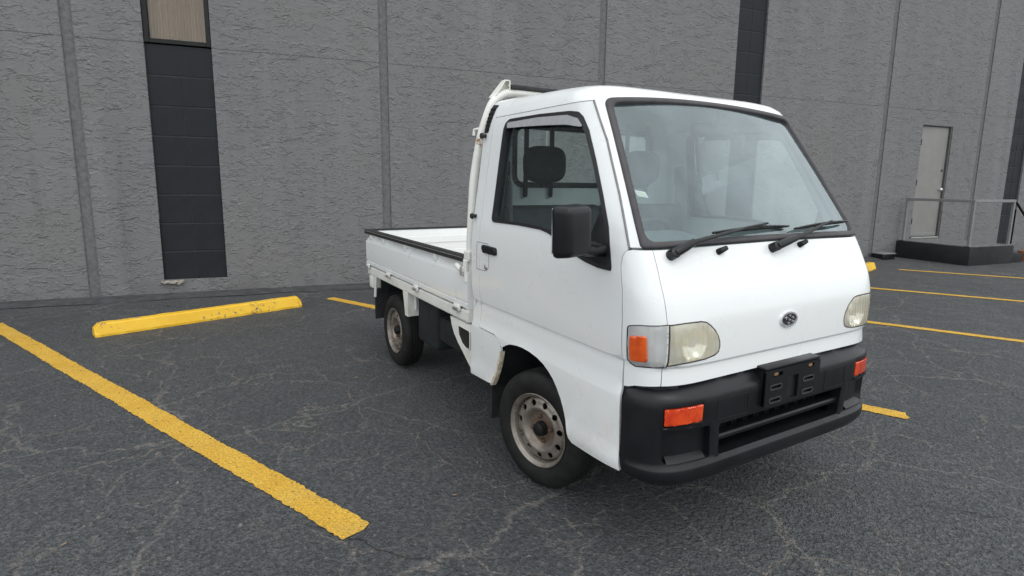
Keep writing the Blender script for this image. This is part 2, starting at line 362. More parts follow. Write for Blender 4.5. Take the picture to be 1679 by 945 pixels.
class MB:
    """Collects shapes and links them as ONE mesh object."""
    def __init__(s): s.bm = bmesh.new()
    def box(s, c, d, bev=0.0, seg=2, rot=None):
        b = bmesh.new(); bmesh.ops.create_cube(b, size=1)
        bmesh.ops.scale(b, vec=d, verts=b.verts)
        if bev: bmesh.ops.bevel(b, geom=b.edges[:], offset=bev, segments=seg, profile=.5, affect='EDGES')
        if rot is not None: bmesh.ops.transform(b, matrix=rot.to_4x4(), verts=b.verts)
        bmesh.ops.translate(b, vec=c, verts=b.verts); s.add(b); return s
    def bb(s, x0, x1, y0, y1, z0, z1, bev=0.0, seg=2):
        return s.box(((x0+x1)/2, (y0+y1)/2, (z0+z1)/2), (abs(x1-x0), abs(y1-y0), abs(z1-z0)), bev, seg)
    def add(s, b):
        mp = [s.bm.verts.new(v.co) for v in b.verts]; b.verts.index_update()
        for f in b.faces:
            try: s.bm.faces.new([mp[v.index] for v in f.verts])
            except ValueError: pass
        b.free(); return s
    def mesh(s, vs, fs):
        mp = [s.bm.verts.new(v) for v in vs]
        for f in fs:
            try: s.bm.faces.new([mp[i] for i in f])
            except ValueError: pass
        return s
    def tube(s, pts, r, seg=10, caps=True, flat=None):
        pts = [Vector(p) for p in pts]; n = len(pts); rs = r if isinstance(r, (list, tuple)) else [r]*n
        rings = []; up = None
        for i, p in enumerate(pts):
            a = pts[max(0, i-1)]; b = pts[min(n-1, i+1)]; d = (b-a).normalized()
            if up is None:
                up = Vector((0, 0, 1)) if abs(d.z) < .9 else Vector((1, 0, 0))
            sx = d.cross(up).normalized(); up = sx.cross(d).normalized()
            ky = flat if flat else 1.0
            rings.append([p + sx*(rs[i]*math.cos(2*math.pi*k/seg)) + up*(rs[i]*ky*math.sin(2*math.pi*k/seg)) for k in range(seg)])
        vs = [q for ring in rings for q in ring]; fs = []
        for i in range(n-1):
            for k in range(seg):
                fs.append((i*seg+k, i*seg+(k+1) % seg, (i+1)*seg+(k+1) % seg, (i+1)*seg+k))
        if caps: fs += [tuple(range(seg))[::-1], tuple(range((n-1)*seg, n*seg))]
        return s.mesh(vs, fs)
    def lathe(s, prof, axis='y', c=(0, 0, 0), seg=40, sgn=1, caps=True):
        """prof: (radius, offset along axis)."""
        vs = []; fs = []
        for r, h in prof:
            for k in range(seg):
                a = 2*math.pi*k/seg; q = (r*math.cos(a), h*sgn, r*math.sin(a))
                if axis == 'x': q = (h*sgn, r*math.cos(a), r*math.sin(a))
                if axis == 'z': q = (r*math.cos(a), r*math.sin(a), h*sgn)
                vs.append((q[0]+c[0], q[1]+c[1], q[2]+c[2]))
        for i in range(len(prof)-1):
            for k in range(seg): fs.append((i*seg+k, i*seg+(k+1) % seg, (i+1)*seg+(k+1) % seg, (i+1)*seg+k))
        if caps and prof[0][0] > 1e-6: fs.append(tuple(range(seg)))
        if caps and prof[-1][0] > 1e-6: fs.append(tuple(range((len(prof)-1)*seg, len(prof)*seg)))
        return s.mesh(vs, fs)
    def prism(s, poly, axis, a, b):
        """polygon in the plane square to an axis, extruded from a to b."""
        def P(u, v, h):
            return {'x': (h, u, v), 'y': (u, h, v), 'z': (u, v, h)}[axis]
        n = len(poly); vs = [P(u, v, a) for u, v in poly] + [P(u, v, b) for u, v in poly]
        fs = [tuple(range(n)), tuple(range(n, 2*n))[::-1]] + [(i, (i+1) % n, n+(i+1) % n, n+i) for i in range(n)]
        return s.mesh(vs, fs)
    def build(s, name, mat, parent=None, smooth=True, angle=35, label=None, cat=None, group=None, kind=None, merge=True):
        bm = s.bm
        if merge: bmesh.ops.remove_doubles(bm, verts=bm.verts, dist=1e-5)
        bmesh.ops.recalc_face_normals(bm, faces=bm.faces)
        return link(name, bm, mat, parent, smooth, angle, label, cat, group, kind)

def link(name, bm, mat, parent=None, smooth=True, angle=35, label=None, cat=None, group=None, kind=None):
    if smooth:
        ca = R(angle)
        for f in bm.faces: f.smooth = True
        for e in bm.edges:
            if len(e.link_faces) == 2:
                if e.link_faces[0].normal.angle(e.link_faces[1].normal, 0) > ca: e.smooth = False
            else: e.smooth = False
    me = bpy.data.meshes.new(name); bm.to_mesh(me); bm.free()
    o = bpy.data.objects.new(name, me); COL.objects.link(o)
    for mm in (mat if isinstance(mat, (list, tuple)) else [mat]): me.materials.append(M[mm])
    if parent: o.parent = parent
    return props(o, label, cat, group, kind)

def copy_tree(o, parent=None):
    c = o.copy(); COL.objects.link(c)
    if parent: c.parent = parent; c.matrix_parent_inverse.identity()
    for ch in list(o.children): copy_tree(ch, c)
    return c

# ------------------------------------------------------------------ 2-D panels bent onto a surface
def pt_in(p, poly):
    x, y = p; r = False; n = len(poly); j = n-1
    for i in range(n):
        xi, yi = poly[i]; xj, yj = poly[j]
        if (yi > y) != (yj > y) and x < (xj-xi)*(y-yi)/(yj-yi)+xi: r = not r
        j = i
    return r
def dense(poly, step, closed=True):
    out = []; n = len(poly)
    for i in range(n if closed else n-1):
        a = poly[i]; b = poly[(i+1) % n]; L = math.hypot(b[0]-a[0], b[1]-a[1]); k = max(1, int(math.ceil(L/step)))
        out += [(a[0]+(b[0]-a[0])*q/k, a[1]+(b[1]-a[1])*q/k) for q in range(k)]
    if not closed: out.append(poly[-1])
    return out
def rounded(poly, r, seg=5):
    """polygon with rounded corners; r a number or one per corner."""
    out = []; n = len(poly); rs = r if isinstance(r, (list, tuple)) else [r]*n
    for i in range(n):
        p = Vector(poly[i]); a = Vector(poly[i-1]); b = Vector(poly[(i+1) % n])
        da = (a-p); db = (b-p); la, lb = da.length, db.length
        if rs[i] <= 0: out.append(tuple(p)); continue
        da.normalize(); db.normalize()
        ang = da.angle(db, math.pi)
        if ang > 3.0: out.append(tuple(p)); continue
        t = min(rs[i]/math.tan(ang/2), la*.48, lb*.48)
        p0 = p+da*t; p1 = p+db*t
        for k in range(seg+1):
            u = k/seg; q = p0*(1-u)**2 + p*2*u*(1-u) + p1*u*u
            out.append(tuple(q))
    return out
def inset(poly, d):
    """moves a polygon's edges inward by d (negative: outward)."""
    n = len(poly); A = sum(poly[i][0]*poly[(i+1) % n][1]-poly[(i+1) % n][0]*poly[i][1] for i in range(n))
    sg = 1 if A > 0 else -1; out = []
    for i in range(n):
        p = Vector(poly[i]); a = Vector(poly[i-1]); b = Vector(poly[(i+1) % n])
        e1 = (p-a); e2 = (b-p)
        if e1.length < 1e-9 or e2.length < 1e-9: out.append(tuple(p)); continue
        e1.normalize(); e2.normalize()
        n1 = Vector((-e1.y, e1.x))*sg; n2 = Vector((-e2.y, e2.x))*sg
        m = n1+n2
        if m.length < 1e-6: m = n1.copy()
        m.normalize(); k = d/max(.4, m.dot(n1)); out.append(tuple(p+m*k))
    return out
def cdt_fill(loops, step, holes=(), rows=(), cols=(), xr=None):
    """triangulates loops (outer) minus holes with a grid of points between."""
    pts = []; edges = []
    allp = [dense(l, step) for l in loops]+[dense(h, step) for h in holes]
    for l in allp:
        o = len(pts); pts += l; edges += [(o+i, o+(i+1) % len(l)) for i in range(len(l))]
    xs = [p[0] for l in allp for p in l]; ys = [p[1] for l in allp for p in l]
    x0, x1, y0, y1 = min(xs), max(xs), min(ys), max(ys)
    nx = max(1, int((x1-x0)/step)); ny = max(1, int((y1-y0)/step))
    gx = sorted(set([x0+(x1-x0)*(i+.5)/nx for i in range(nx)]+[c for c in cols if x0 < c < x1]))
    gy = sorted(set([y0+(y1-y0)*(j+.5)/ny for j in range(ny)]+[r for r in rows if y0 < r < y1]))
    if rows:
        gy = [g for g in gy if g in rows or all(abs(g-r) > step*.35 for r in rows)]
    cell = {}
    for p in pts: cell.setdefault((int(p[0]//step), int(p[1]//step)), []).append(p)
    def near(p):
        i, j = int(p[0]//step), int(p[1]//step); lim = (step*.33)**2
        for a in (-1, 0, 1):
            for b in (-1, 0, 1):
                for q in cell.get((i+a, j+b), ()):
                    if (q[0]-p[0])**2+(q[1]-p[1])**2 < lim: return True
        return False
    outer = allp[:len(loops)]; hol = allp[len(loops):]
    inside = lambda p: any(pt_in(p, l) for l in outer) and not any(pt_in(p, h) for h in hol)
    for x in gx:
        for y in gy:
            if inside((x, y)) and not near((x, y)): pts.append((x, y))
    v, e, f, *_ = delaunay_2d_cdt([Vector(p) for p in pts], edges, [], 0, 1e-6)
    tris = []
    for t in f:
        c = ((v[t[0]].x+v[t[1]].x+v[t[2]].x)/3, (v[t[0]].y+v[t[1]].y+v[t[2]].y)/3)
        if inside(c): tris.append(tuple(t))
    return [tuple(q) for q in v], tris
def numnormal(P, u, v, h=1e-3):
    a = Vector(P(u+h, v))-Vector(P(u-h, v)); b = Vector(P(u, v+h))-Vector(P(u, v-h))
    n = a.cross(b)
    return n.normalized() if n.length > 1e-12 else Vector((0, 0, 1))
def panel_bm(P, loops, holes=(), step=.03, thick=.008, rows=(), cols=(), off=0.0, lip=0.0, outward=None, back=False):
    """bends a filled outline onto surface P(u,v); rim goes inward by thick."""
    v, tris = cdt_fill(loops, step, holes, rows, cols)
    bm = bmesh.new(); pos = []; nrm = []
    for q in v:
        n = numnormal(P, q[0], q[1]); p = Vector(P(q[0], q[1]))
        if outward is not None and n.dot(outward(p)) < 0: n = -n
        nrm.append(n); pos.append(p+n*off)
    ec = {}
    for t in tris:
        for k in range(3):
            e = (t[k], t[(k+1) % 3]); ec.setdefault((min(e), max(e)), []).append(e)
    bnd = [es[0] for es in ec.values() if len(es) == 1]
    bset = set(i for e in bnd for i in e)
    used = set(i for t in tris for i in t); vm = {}
    for i in used: vm[i] = bm.verts.new(pos[i]-(nrm[i]*lip if i in bset else Vector((0, 0, 0))))
    for t in tris:
        try: bm.faces.new([vm[i] for i in t])
        except ValueError: pass
    if thick:
        lo = {i: bm.verts.new(pos[i]-nrm[i]*thick) for i in bset}
        for a, b in bnd:
            try: bm.faces.new((vm[b], vm[a], lo[a], lo[b]))
            except ValueError: pass
        if back:
            lo2 = {i: lo.get(i) or bm.verts.new(pos[i]-nrm[i]*thick) for i in used}
            for t in tris:
                try: bm.faces.new([lo2[i] for i in reversed(t)])
                except ValueError: pass
    bmesh.ops.recalc_face_normals(bm, faces=bm.faces)
    # keep the outward side
    if outward is not None and bm.faces:
        s = 0.0
        for i, f in enumerate(bm.faces):
            if i >= len(tris): break
            s += f.normal.dot(outward(f.calc_center_median()))*f.calc_area()
        if s < 0: bmesh.ops.reverse_faces(bm, faces=bm.faces)
    return bm
def ring_bm(P, outer, inner, step=.03, thick=.008, off=.004, outward=None, rows=(), lip=0.0):
    return panel_bm(P, [outer], [inner], step, thick, rows, (), off, lip, outward)
#@@SURF
def interp(tab, x):
    if x <= tab[0][0]: return tab[0][1]
    if x >= tab[-1][0]: return tab[-1][1]
    n = len(tab)
    for i in range(n-1):
        if x <= tab[i+1][0]:
            x0, y0 = tab[i]; x1, y1 = tab[i+1]; h = x1-x0; d = (y1-y0)/h
            def sl(k):
                if k <= 0: return (tab[1][1]-tab[0][1])/(tab[1][0]-tab[0][0])
                if k >= n-1: return (tab[-1][1]-tab[-2][1])/(tab[-1][0]-tab[-2][0])
                a = (tab[k][1]-tab[k-1][1])/(tab[k][0]-tab[k-1][0]); b = (tab[k+1][1]-tab[k][1])/(tab[k+1][0]-tab[k][0])
                return 0.0 if a*b <= 0 else 2*a*b/(a+b)
            t = (x-x0)/h; m0, m1 = sl(i)*h, sl(i+1)*h
            return (2*t**3-3*t*t+1)*y0+(t**3-2*t*t+t)*m0+(-2*t**3+3*t*t)*y1+(t**3-t*t)*m1
# cab skin: v is height up to 1.62, then runs over the roof
T_Z = [(.2, .2), (1.0, 1.0), (1.60, 1.60), (1.66, 1.657), (1.70, 1.690), (1.74, 1.714), (1.80, 1.731), (1.95, 1.748), (2.15, 1.755)]
T_W = [(.28, .686), (.335, .697), (.36, .701), (.40, .697), (.42, .695), (.60, .694), (.612, .693), (.645, .683), (.70, .6805), (.737, .6765), (.7425, .6860),
       (.85, .692), (1.0, .694), (1.10, .689), (1.178, .677), (1.30, .660), (1.45, .640), (1.545, .627), (1.60, .617), (1.66, .599), (1.70, .576), (1.74, .530), (1.80, .44), (1.95, .27), (2.15, .0005)]
T_F = [(.60, .709), (.66, .709), (.727, .7015), (.7335, .7085), (.86, .703), (.95, .685), (1.02, .655), (1.12, .607), (1.20, .557), (1.40, .430), (1.60, .300), (1.66, .262), (1.70, .235), (1.74, .185), (1.80, .06), (1.95, -.14), (2.15, -.36)]
T_N = [(.3, 8.0), (.65, 8.5), (.80, 10.0), (.95, 11.0), (1.12, 11.5), (1.60, 12.0), (1.66, 13.0), (1.74, 10.0), (1.95, 5.0), (2.15, 3.0)]
DEEP = .7
XR = -.58
def rise(x, v):
    a = min(1.0, max(0.0, (v-1.64)/.10)); b = min(1.0, max(0.0, (.15-x)/.7)); return .022*a*a*(3-2*a)*b
def lvl(v): return interp(T_Z, v), interp(T_W, v), interp(T_F, v), interp(T_N, v)
def half(v):
    z, w, f, n = lvl(v); k = .5**(1/n); return f-DEEP+DEEP*k, w*k
def smax(v): a, b = half(v); return a+b
def PS(sg):
    """side/corner surface: s = x along the side, then runs on round the corner."""
    def P(s, v):
        z, w, f, n = lvl(v); x0 = f-DEEP; k = .5**(1/n); xc = x0+DEEP*k; yc = w*k
        if s <= xc:
            q = max(0.0, (s-x0)/DEEP); y = w*max(0.0, 1-q**n)**(1/n); x = s
        else:
            y = max(-.2, yc-(s-xc)); x = x0+DEEP*max(0.0, 1-(abs(y)/max(w, 1e-4))**n)**(1/n)
        return (x, sg*y, z+rise(x, v))
    return P
def PC(u, v):
    """whole skin: u = 0 at the nose, negative on the right, positive on the left."""
    s = smax(v)-abs(u)
    return PS(-1 if u < 0 else 1)(s, v)
def PF(y, v):
    """front surface, by width and height."""
    z, w, f, n = lvl(v); q = min(1.0, abs(y)/w)
    return (f-DEEP+DEEP*(1-q**n)**(1/n), y, z)
def s_of_front(y, v):
    a, b = half(v); return a+b-abs(y)
T_BW = [(.285, .640), (.305, .672), (.33, .690), (.36, .698), (.45, .6975), (.60, .6975), (.625, .694), (.640, .686), (.654, .672), (.668, .662)]
T_BF = [(.285, .670), (.300, .702), (.315, .724), (.335, .736), (.355, .7390), (.370, .739), (.378, .737), (.384, .728), (.42, .728), (.50, .731), (.59, .734), (.620, .732), (.631, .726), (.642, .712), (.655, .697), (.668, .690)]
def PBf(y, v):
    w = interp(T_BW, v); f = interp(T_BF, v); q = min(1.0, abs(y)/w)
    return (f-DEEP+DEEP*(1-q**8.0)**(1/8.0), y, v)
#@@END
def PBC(u, v):
    """whole bumper skin, u = 0 at the nose."""
    w = interp(T_BW, v); f = interp(T_BF, v); x0 = f-DEEP; k = .5**.125; xc = x0+DEEP*k; yc = w*k; sg = -1 if u < 0 else 1
    s = xc+yc-abs(u)
    if s <= xc:
        q = max(0.0, (s-x0)/DEEP); return (s, sg*w*max(0.0, 1-q**8)**.125, v)
    y = yc-(s-xc); return (x0+DEEP*max(0.0, 1-(y/w)**8)**.125, sg*y, v)
def bu(s, v):
    w = interp(T_BW, v); f = interp(T_BF, v); k = .5**.125; return (f-DEEP+DEEP*k+w*k)-s
CABC = Vector((-.1, 0, 1.0))
def outw(p): return (p-CABC)
mir = lambda poly: [(-u, v) for u, v in poly][::-1]
def to_u(path, sg):
    """(s, v) path to the whole-skin coordinates."""
    return [(sg*(smax(v)-s), v) for s, v in dense(path, .03, closed=False)]

# ------------------------------------------------------------------ where the wall stands
TH, DW = 2.9810, 5.0886
WM = Matrix.Translation(Vector((math.cos(TH)*DW, math.sin(TH)*DW, 0))) @ Matrix.Rotation(TH+math.pi/2, 4, 'Z')   # local x along the wall, y out of it, z up
def wall_thing(t, d, z=0.0, rz=0.0): return WM @ Matrix.Translation((t, d, z)) @ Matrix.Rotation(rz, 4, 'Z')

# ------------------------------------------------------------------ ground
b = MB(); b.mesh([(-300, -300, 0), (300, -300, 0), (300, 300, 0), (-300, 300, 0)], [(0, 1, 2, 3)])
b.build('ground', 'asphalt', smooth=False, kind='structure')
# the old patch of asphalt that fills the foot of the wall, with a ragged front edge
vs = []; fs = []; N = 150; rg = random.Random(3)
for i in range(N+1):
    t = 8.5-17.2*i/N; e = .235+.03*math.sin(t*2.1)+.02*math.sin(t*5.7+1)+rg.uniform(-.012, .012)
    vs += [(t, -.05, .03), (t, .03, .028+rg.uniform(-.002, .002)), (t, e-.05, .016+rg.uniform(-.003, .003)), (t, e, -.004)]
for i in range(N):
    for k in range(3): a = i*4+k; fs.append((a, a+1, a+5, a+4))
b = MB(); b.mesh(vs, fs); o = b.build('asphalt_apron', 'apron', angle=60, kind='structure'); o.matrix_world = WM

vs = []; fs = []; N = 260; rg = random.Random(9)
for i in range(N+1):
    t = 8.5-17.2*i/N; e = .262+.03*math.sin(t*2.1)+.02*math.sin(t*5.7+1)+rg.uniform(-.012, .012); w_ = max(.002, .012+.010*math.sin(t*3.3+.5)+rg.uniform(-.008, .010))
    vs += [(t, e-w_, .0035), (t, e+w_, .0035)]
for i in range(N): fs.append((2*i, 2*i+1, 2*i+3, 2*i+2))
b = MB(); b.mesh(vs, fs); o = b.build('apron_crack', 'gap', smooth=False, kind='structure'); o.matrix_world = WM
# ------------------------------------------------------------------ building
bld = empty('commercial_building', 'long grey stucco commercial building with charcoal block columns behind the truck', 'building', mat=WM)
ZL = 2.77; TOP = 6.4; TW = .055
cols = [(2.38, 3.03, .18), (-5.57, -4.99, .18), (-12.86, -12.33, .10), (9.6, 10.2, .18)]
joints = [3.70, .488, -2.59, -8.50, -11.30, 7.4]
HW = .055
DOOR = (-10.41, -9.56, .345, 2.49)
edges = sorted([(j-HW, j+HW) for j in joints], reverse=True)
spans = []; hi = 14.0
for a, c in edges: spans.append((c, hi)); hi = a
spans.append((hi, -22.0) if False else (-22.0, hi))
Pw = lambda off: (lambda u, v: (u, off, v))
outy = lambda p: Vector((0, 1, 0))
for k, (a, c) in enumerate(spans):
    for z0, z1 in ((-.06, ZL-.003), (ZL+.003, TOP)):
        # cut round the columns, the windows and the door
        xs = [(a, c)]; holes = []
        for ca, cb, cz in cols:
            if ca > a and cb < c: holes.append((ca, cb, max(cz, z0) if z0 < 0 else z0, z1))
        if a < DOOR[0] and c > DOOR[1] and z0 < 0: holes.append((DOOR[0]-.012, DOOR[1]+.012, DOOR[2], DOOR[3]+.012))
        def piece(x0, x1, y0, y1, gap=.0):
            if x1-x0 < .01 or y1-y0 < .01: return
            bm = bmesh.new()
            n1 = max(1, int((x1-x0)/.8)); n2 = max(1, int((y1-y0)/.8))
            g = [[bm.verts.new((x0+(x1-x0)*i/n1, 0, y0+(y1-y0)*j/n2)) for j in range(n2+1)] for i in range(n1+1)]
            for i in range(n1):
                for j in range(n2): bm.faces.new((g[i][j], g[i][j+1], g[i+1][j+1], g[i+1][j]))
            back = {}
            loop = [g[i][0] for i in range(n1+1)]+[g[n1][j] for j in range(1, n2+1)]+[g[i][n2] for i in range(n1-1, -1, -1)]+[g[0][j] for j in range(n2-1, 0, -1)]
            lo = [bm.verts.new((q.co.x, -TW, q.co.z)) for q in loop]
            for i in range(len(loop)): j = (i+1) % len(loop); bm.faces.new((loop[i], loop[j], lo[j], lo[i]))
            bmesh.ops.recalc_face_normals(bm, faces=bm.faces)
            if sum(f.normal.y*f.calc_area() for f in bm.faces) < 0: bmesh.ops.reverse_faces(bm, faces=bm.faces)
            return bm
        def cutpanel(name, x0, x1, y0, y1, hs):
            bm = bmesh.new(); cur = x0; ps = []
            for h in sorted(hs):
                ps.append((cur, h[0], y0, y1)); ps.append((h[0], h[1], y0, h[2])); ps.append((h[0], h[1], h[3], y1)); cur = h[1]
            ps.append((cur, x1, y0, y1))
            m = MB()
            for p in ps:
                q = piece(*p)
                if q: m.add(q)
            bmesh.ops.remove_doubles(m.bm, verts=m.bm.verts, dist=1e-4)
            # drop the inner walls between joined pieces
            inner = [f for f in m.bm.faces if abs(f.normal.y) < .5 and any(len(e.link_faces) > 2 for e in f.edges)]
            bmesh.ops.delete(m.bm, geom=inner, context='FACES')
            link(name, m.bm, 'stucco', bld, smooth=False)
        cutpanel('stucco_panel', a, c, z0, z1, holes)
for k, (a, c) in enumerate(spans):
    hs_ = sorted((ca, cb) for ca, cb, cz in cols if ca > a and cb < c); cur = a
    for ca, cb in hs_+[(c, c)]:
        b = MB(); b.bb(cur+.002, ca-.002, -TW+.002, -.004, ZL-.0028, ZL+.0028); b.build('level_joint', 'joint', bld, smooth=False); cur = cb
for j in joints:
    b = MB(); b.bb(j-HW-.004, j+HW+.004, -TW, -.012, -.06, TOP)
    b.build('joint_strip', 'joint', bld, smooth=False)
    for q in (-1, 1):
        b = MB(); b.bb(j+q*(HW-.006), j+q*(HW+.001), -.02, .003, -.05, TOP, .0015, 1); b.build('joint_bead', 'joint', bld, smooth=False)
b = MB(); b.bb(-21.9, 13.9, -.40, -TW-.06, -.06, TOP-.05); b.build('wall_core', 'core', bld, smooth=False)
b = MB(); b.bb(-21.95, 13.95, -12.0, -.41, TOP-.3, TOP-.06); b.bb(-21.95, 13.95, -12.0, -11.7, -.06, TOP-.3); b.bb(-21.95, -21.7, -11.7, -.41, -.06, TOP-.3); b.bb(13.7, 13.95, -11.7, -.41, -.06, TOP-.3)
b.build('building_shell', 'core', bld, smooth=False)
b = MB(); b.bb(-22.02, 14.02, -.45, .05, TOP+.002, TOP+.12, .01, 1); b.build('parapet_cap', 'frame_dark', bld, smooth=False)
RD = -.030
blk_me = {}
for ca, cb, cz in cols:
    colo = empty('block_column', parent=bld)
    H = (ZL-cz)/8; w = cb-ca; top = ZL if ca in (2.38, 9.6) else TOP-.02
    b = MB(); b.bb(ca-.004, cb+.004, -TW-.058, RD-.006, cz-.01, top); b.build('mortar_bed', 'mortar', colo, smooth=False)
    b = MB(); b.bb(ca-.002, cb+.002, RD-.02, -.006, cz-.03, cz-.001); b.build('column_sill', 'joint', colo, smooth=False)
    z = cz; i = 0
    while z < top-.1:
        hh = min(H, top-z)
        for q in (0, 1):
            key = (round(w, 3), round(hh, 3), i % 3, q)
            if key not in blk_me:
                b = MB(); rr = random.Random(i*7+q)
                b.box((0, 0, 0), (w/2-.006, .05, hh-.013), .005, 2)
                for vx in b.bm.verts: vx.co.y += rr.uniform(-.0003, .0003)
                o = b.build('block', 'block', colo, smooth=False); blk_me[key] = o.data
            else:
                o = bpy.data.objects.new('block', blk_me[key]); COL.objects.link(o); o.parent = colo
            o.location = (ca+w*(.25+.5*q), RD-.026+random.uniform(-.001, .001), z+hh/2)
        z += H; i += 1
# windows above the leftmost columns
for ca, cb in ((2.38, 3.03), (9.6, 10.2)):
    w = empty('window', parent=bld)
    z0, z1 = ZL+.012, 5.6; b = MB(); fw = .052
    b.bb(ca+.004, ca+fw, -.10, -.012, z0, z1, .004, 1); b.bb(cb-fw, cb-.004, -.10, -.012, z0, z1, .004, 1)
    b.bb(ca+fw, cb-fw, -.10, -.014, z0, z0+fw*.9, .004, 1); b.bb(ca+fw, cb-fw, -.10, -.014, z1-fw, z1, .004, 1)
    b.build('window_frame', 'frame_dark', w, smooth=False)
    b = MB(); b.bb(ca+fw-.004, cb-fw+.004, -.062, -.056, z0+fw*.8, z1-fw*.9); b.build('window_pane', 'win_glass', w, smooth=False)
    vs = []; fs = []; n = 90
    for i in range(n+1):
        x = ca+.03+(cb-ca-.06)*i/n; y = -.085-.010*math.sin(i*.9)-.006*math.sin(i*2.3+1)
        vs += [(x, y, z0+.03), (x, y, z1-.03)]
    for i in range(n): fs.append((2*i, 2*i+1, 2*i+3, 2*i+2))
    b = MB(); b.mesh(vs, fs); b.build('curtain', 'curtain', w)
# service door
dr = empty('service_door', parent=bld)
x0, x1, z0, z1 = DOOR
b = MB(); b.bb(x0-.010, x0+.028, -.11, -.006, z0, z1, .002, 1); b.bb(x1-.004, x1+.010, -.11, -.006, z0, z1, .002, 1); b.bb(x0-.010, x1+.010, -.11, -.0065, z1+.001, z1+.011); b.build('door_frame', 'reveal_shade', dr, smooth=False)
b = MB(); b.bb(x0+.033, x1-.006, -.085, -.040, z0+.03, z1-.006, .003, 1); b.build('door_leaf', 'door_grey', dr, smooth=False)
b = MB(); b.bb(x0+.03, x1-.03, -.10, .012, z0-.004, z0+.022, .003, 1); b.build('threshold', 'steel', dr, smooth=False)
b = MB(); b.bb(x0+.05, x1-.05, -.042, -.031, z0+.05, z0+.10, .003, 1); b.build('door_sweep', 'rail_grey', dr, smooth=False)
b = MB(); b.lathe([(.0, .052), (.022, .05), (.029, .038), (.026, .02), (.012, .012), (.012, 0), (.033, .0)], 'y', (x0+.095, -.040, z0+.95), 20); b.build('door_knob', 'chrome', dr)
b = MB(); b.lathe([(0, .014), (.022, .013), (.027, .0)], 'y', (x0+.095, -.040, z0+1.32), 16); b.build('deadbolt', 'nut', dr)
for zz in (.28, 1.02, 1.78):
    b = MB(); b.bb(x1-.012, x1+.012, -.03, .004, z0+zz, z0+zz+.11, .003, 1); b.build('hinge', 'frame_dark', dr, smooth=False)

# platform, steps and railing in front of the door
pl = empty('door_platform', 'black painted concrete platform with a low side step under the grey door', 'platform', mat=wall_thing(-9.8, .65))
b = MB(); b.bb(-.62, .62, -.64, .635, -.03, .318, .012, 2); b.build('platform_base', 'plat_dark', pl)
b = MB(); b.bb(-.60, .60, -.635, .615, .316, .334, .006, 1); b.build('platform_top', 'plat_top', pl)
b = MB(); b.bb(-.98, -.625, -.30, .60, -.03, .165, .012, 2); b.build('step', 'plat_dark', pl)
rl = empty('handrail', 'grey tube handrail standing on the black platform by the door', 'railing', mat=wall_thing(-9.8, .65, .334))
hx = (.575, -.53)
for (px_, py_) in ((.575, -.55), (.575, .575), (-.53, .575)):
    b = MB(); b.bb(px_-.021, px_+.021, py_-.021, py_+.021, -.002, .755, .004, 1); b.build('rail_post', 'rail_grey', rl)
    b = MB(); b.bb(px_-.045, px_+.045, py_-.038, py_+.038, -.001, .008, .002, 1); b.build('base_plate', 'rail_grey', rl)
b = MB(); b.bb(.553, .597, -.575, .598, .752, .800, .005, 1); b.build('top_rail', 'rail_grey', rl)
b = MB(); b.bb(-.555, .552, .5525, .5975, .752, .800, .005, 1); b.build('top_rail', 'rail_grey', rl)
b = MB(); b.tube([(-.556, .575, .775), (-.62, .575, .74), (-1.45, .575, .10)], .020, 10); b.build('stair_rail', 'frame_dark', rl)
b = MB(); b.bb(-1.47, -1.43, .555, .595, -.334, .12, .004, 1); b.build('stair_post', 'frame_dark', rl)

# low black box by the joint left of the platform
bx = empty('ground_box', 'low black box on the asphalt against the wall left of the platform', 'box', mat=wall_thing(-8.62, .17))
b = MB(); b.bb(-.20, .13, -.14, .10, -.02, .095, .018, 2); b.build('box_body', 'black_plastic', bx)
b = MB(); b.bb(-.21, .14, -.15, .11, .0955, .115, .008, 2); b.build('box_lid', 'rail_grey', bx)
# something rusty orange at the very edge
pt = empty('clay_pot', 'small rusty orange pot at the right edge beyond the black platform', 'pot', mat=wall_thing(-11.02, 1.18))
b = MB(); b.lathe([(.0, 0), (.07, 0), (.085, .06), (.10, .14), (.112, .142), (.112, .19), (.098, .19), (.09, .15), (.07, .03), (0, .028)], 'z', (0, 0, 0), 20); b.build('pot_body', 'clay', pt)

# broken render at the foot of the left column
b = MB(); rr = random.Random(5)
for i in range(5):
    q = MB(); q.box((0, 0, 0), (rr.uniform(.04, .11), rr.uniform(.03, .05), rr.uniform(.02, .04)), .008, 1, Matrix.Rotation(rr.uniform(-.5, .5), 3, 'Y'))
    for vx in q.bm.verts: vx.co += Vector((2.95+rr.uniform(-.006, .006)+.07*(i-2)*.6, .008+rr.uniform(-.004, .004), .150+.008*(i % 2)))
    b.add(q.bm)
o = b.build('stucco_fragment', 'stone', label='pale broken stucco fragment at the bottom left corner of the block column', cat='rubble'); o.matrix_world = WM

# ------------------------------------------------------------------ parking markings and wheel stops
def parking_line(p0, p1, wdt, label, seed):
    rr = random.Random(seed); p0 = Vector((*p0, 0)); p1 = Vector((*p1, 0)); d = (p1-p0); L = d.length; d.normalize(); n = Vector((-d.y, d.x, 0))
    k = int(L/.014); vs = []; fs = []
    e = [0, 0]
    def edge(i, q): return .0025*math.sin(i*.05+q*3+seed)+.0018*math.sin(i*.23+q*2)+rr.uniform(-.0045, .0045)
    for i in range(k+1):
        c = p0+d*(L*i/k)
        for q in (-1, -.33, .33, 1): vs.append(c+n*(q*wdt/2+(edge(i, q) if abs(q) == 1 else 0))+d*(rr.uniform(-.012, .012) if i in (0, k) else 0)+Vector((0, 0, .004)))
    for i in range(k):
        for q in range(3): a = i*4+q; fs.append((a, a+1, a+5, a+4))
    m = MB(); m.mesh(vs, fs); o = m.build('parking_line', 'line', label=label, cat='parking line', group='yellow parking bay lines'); o.matrix_world = WM
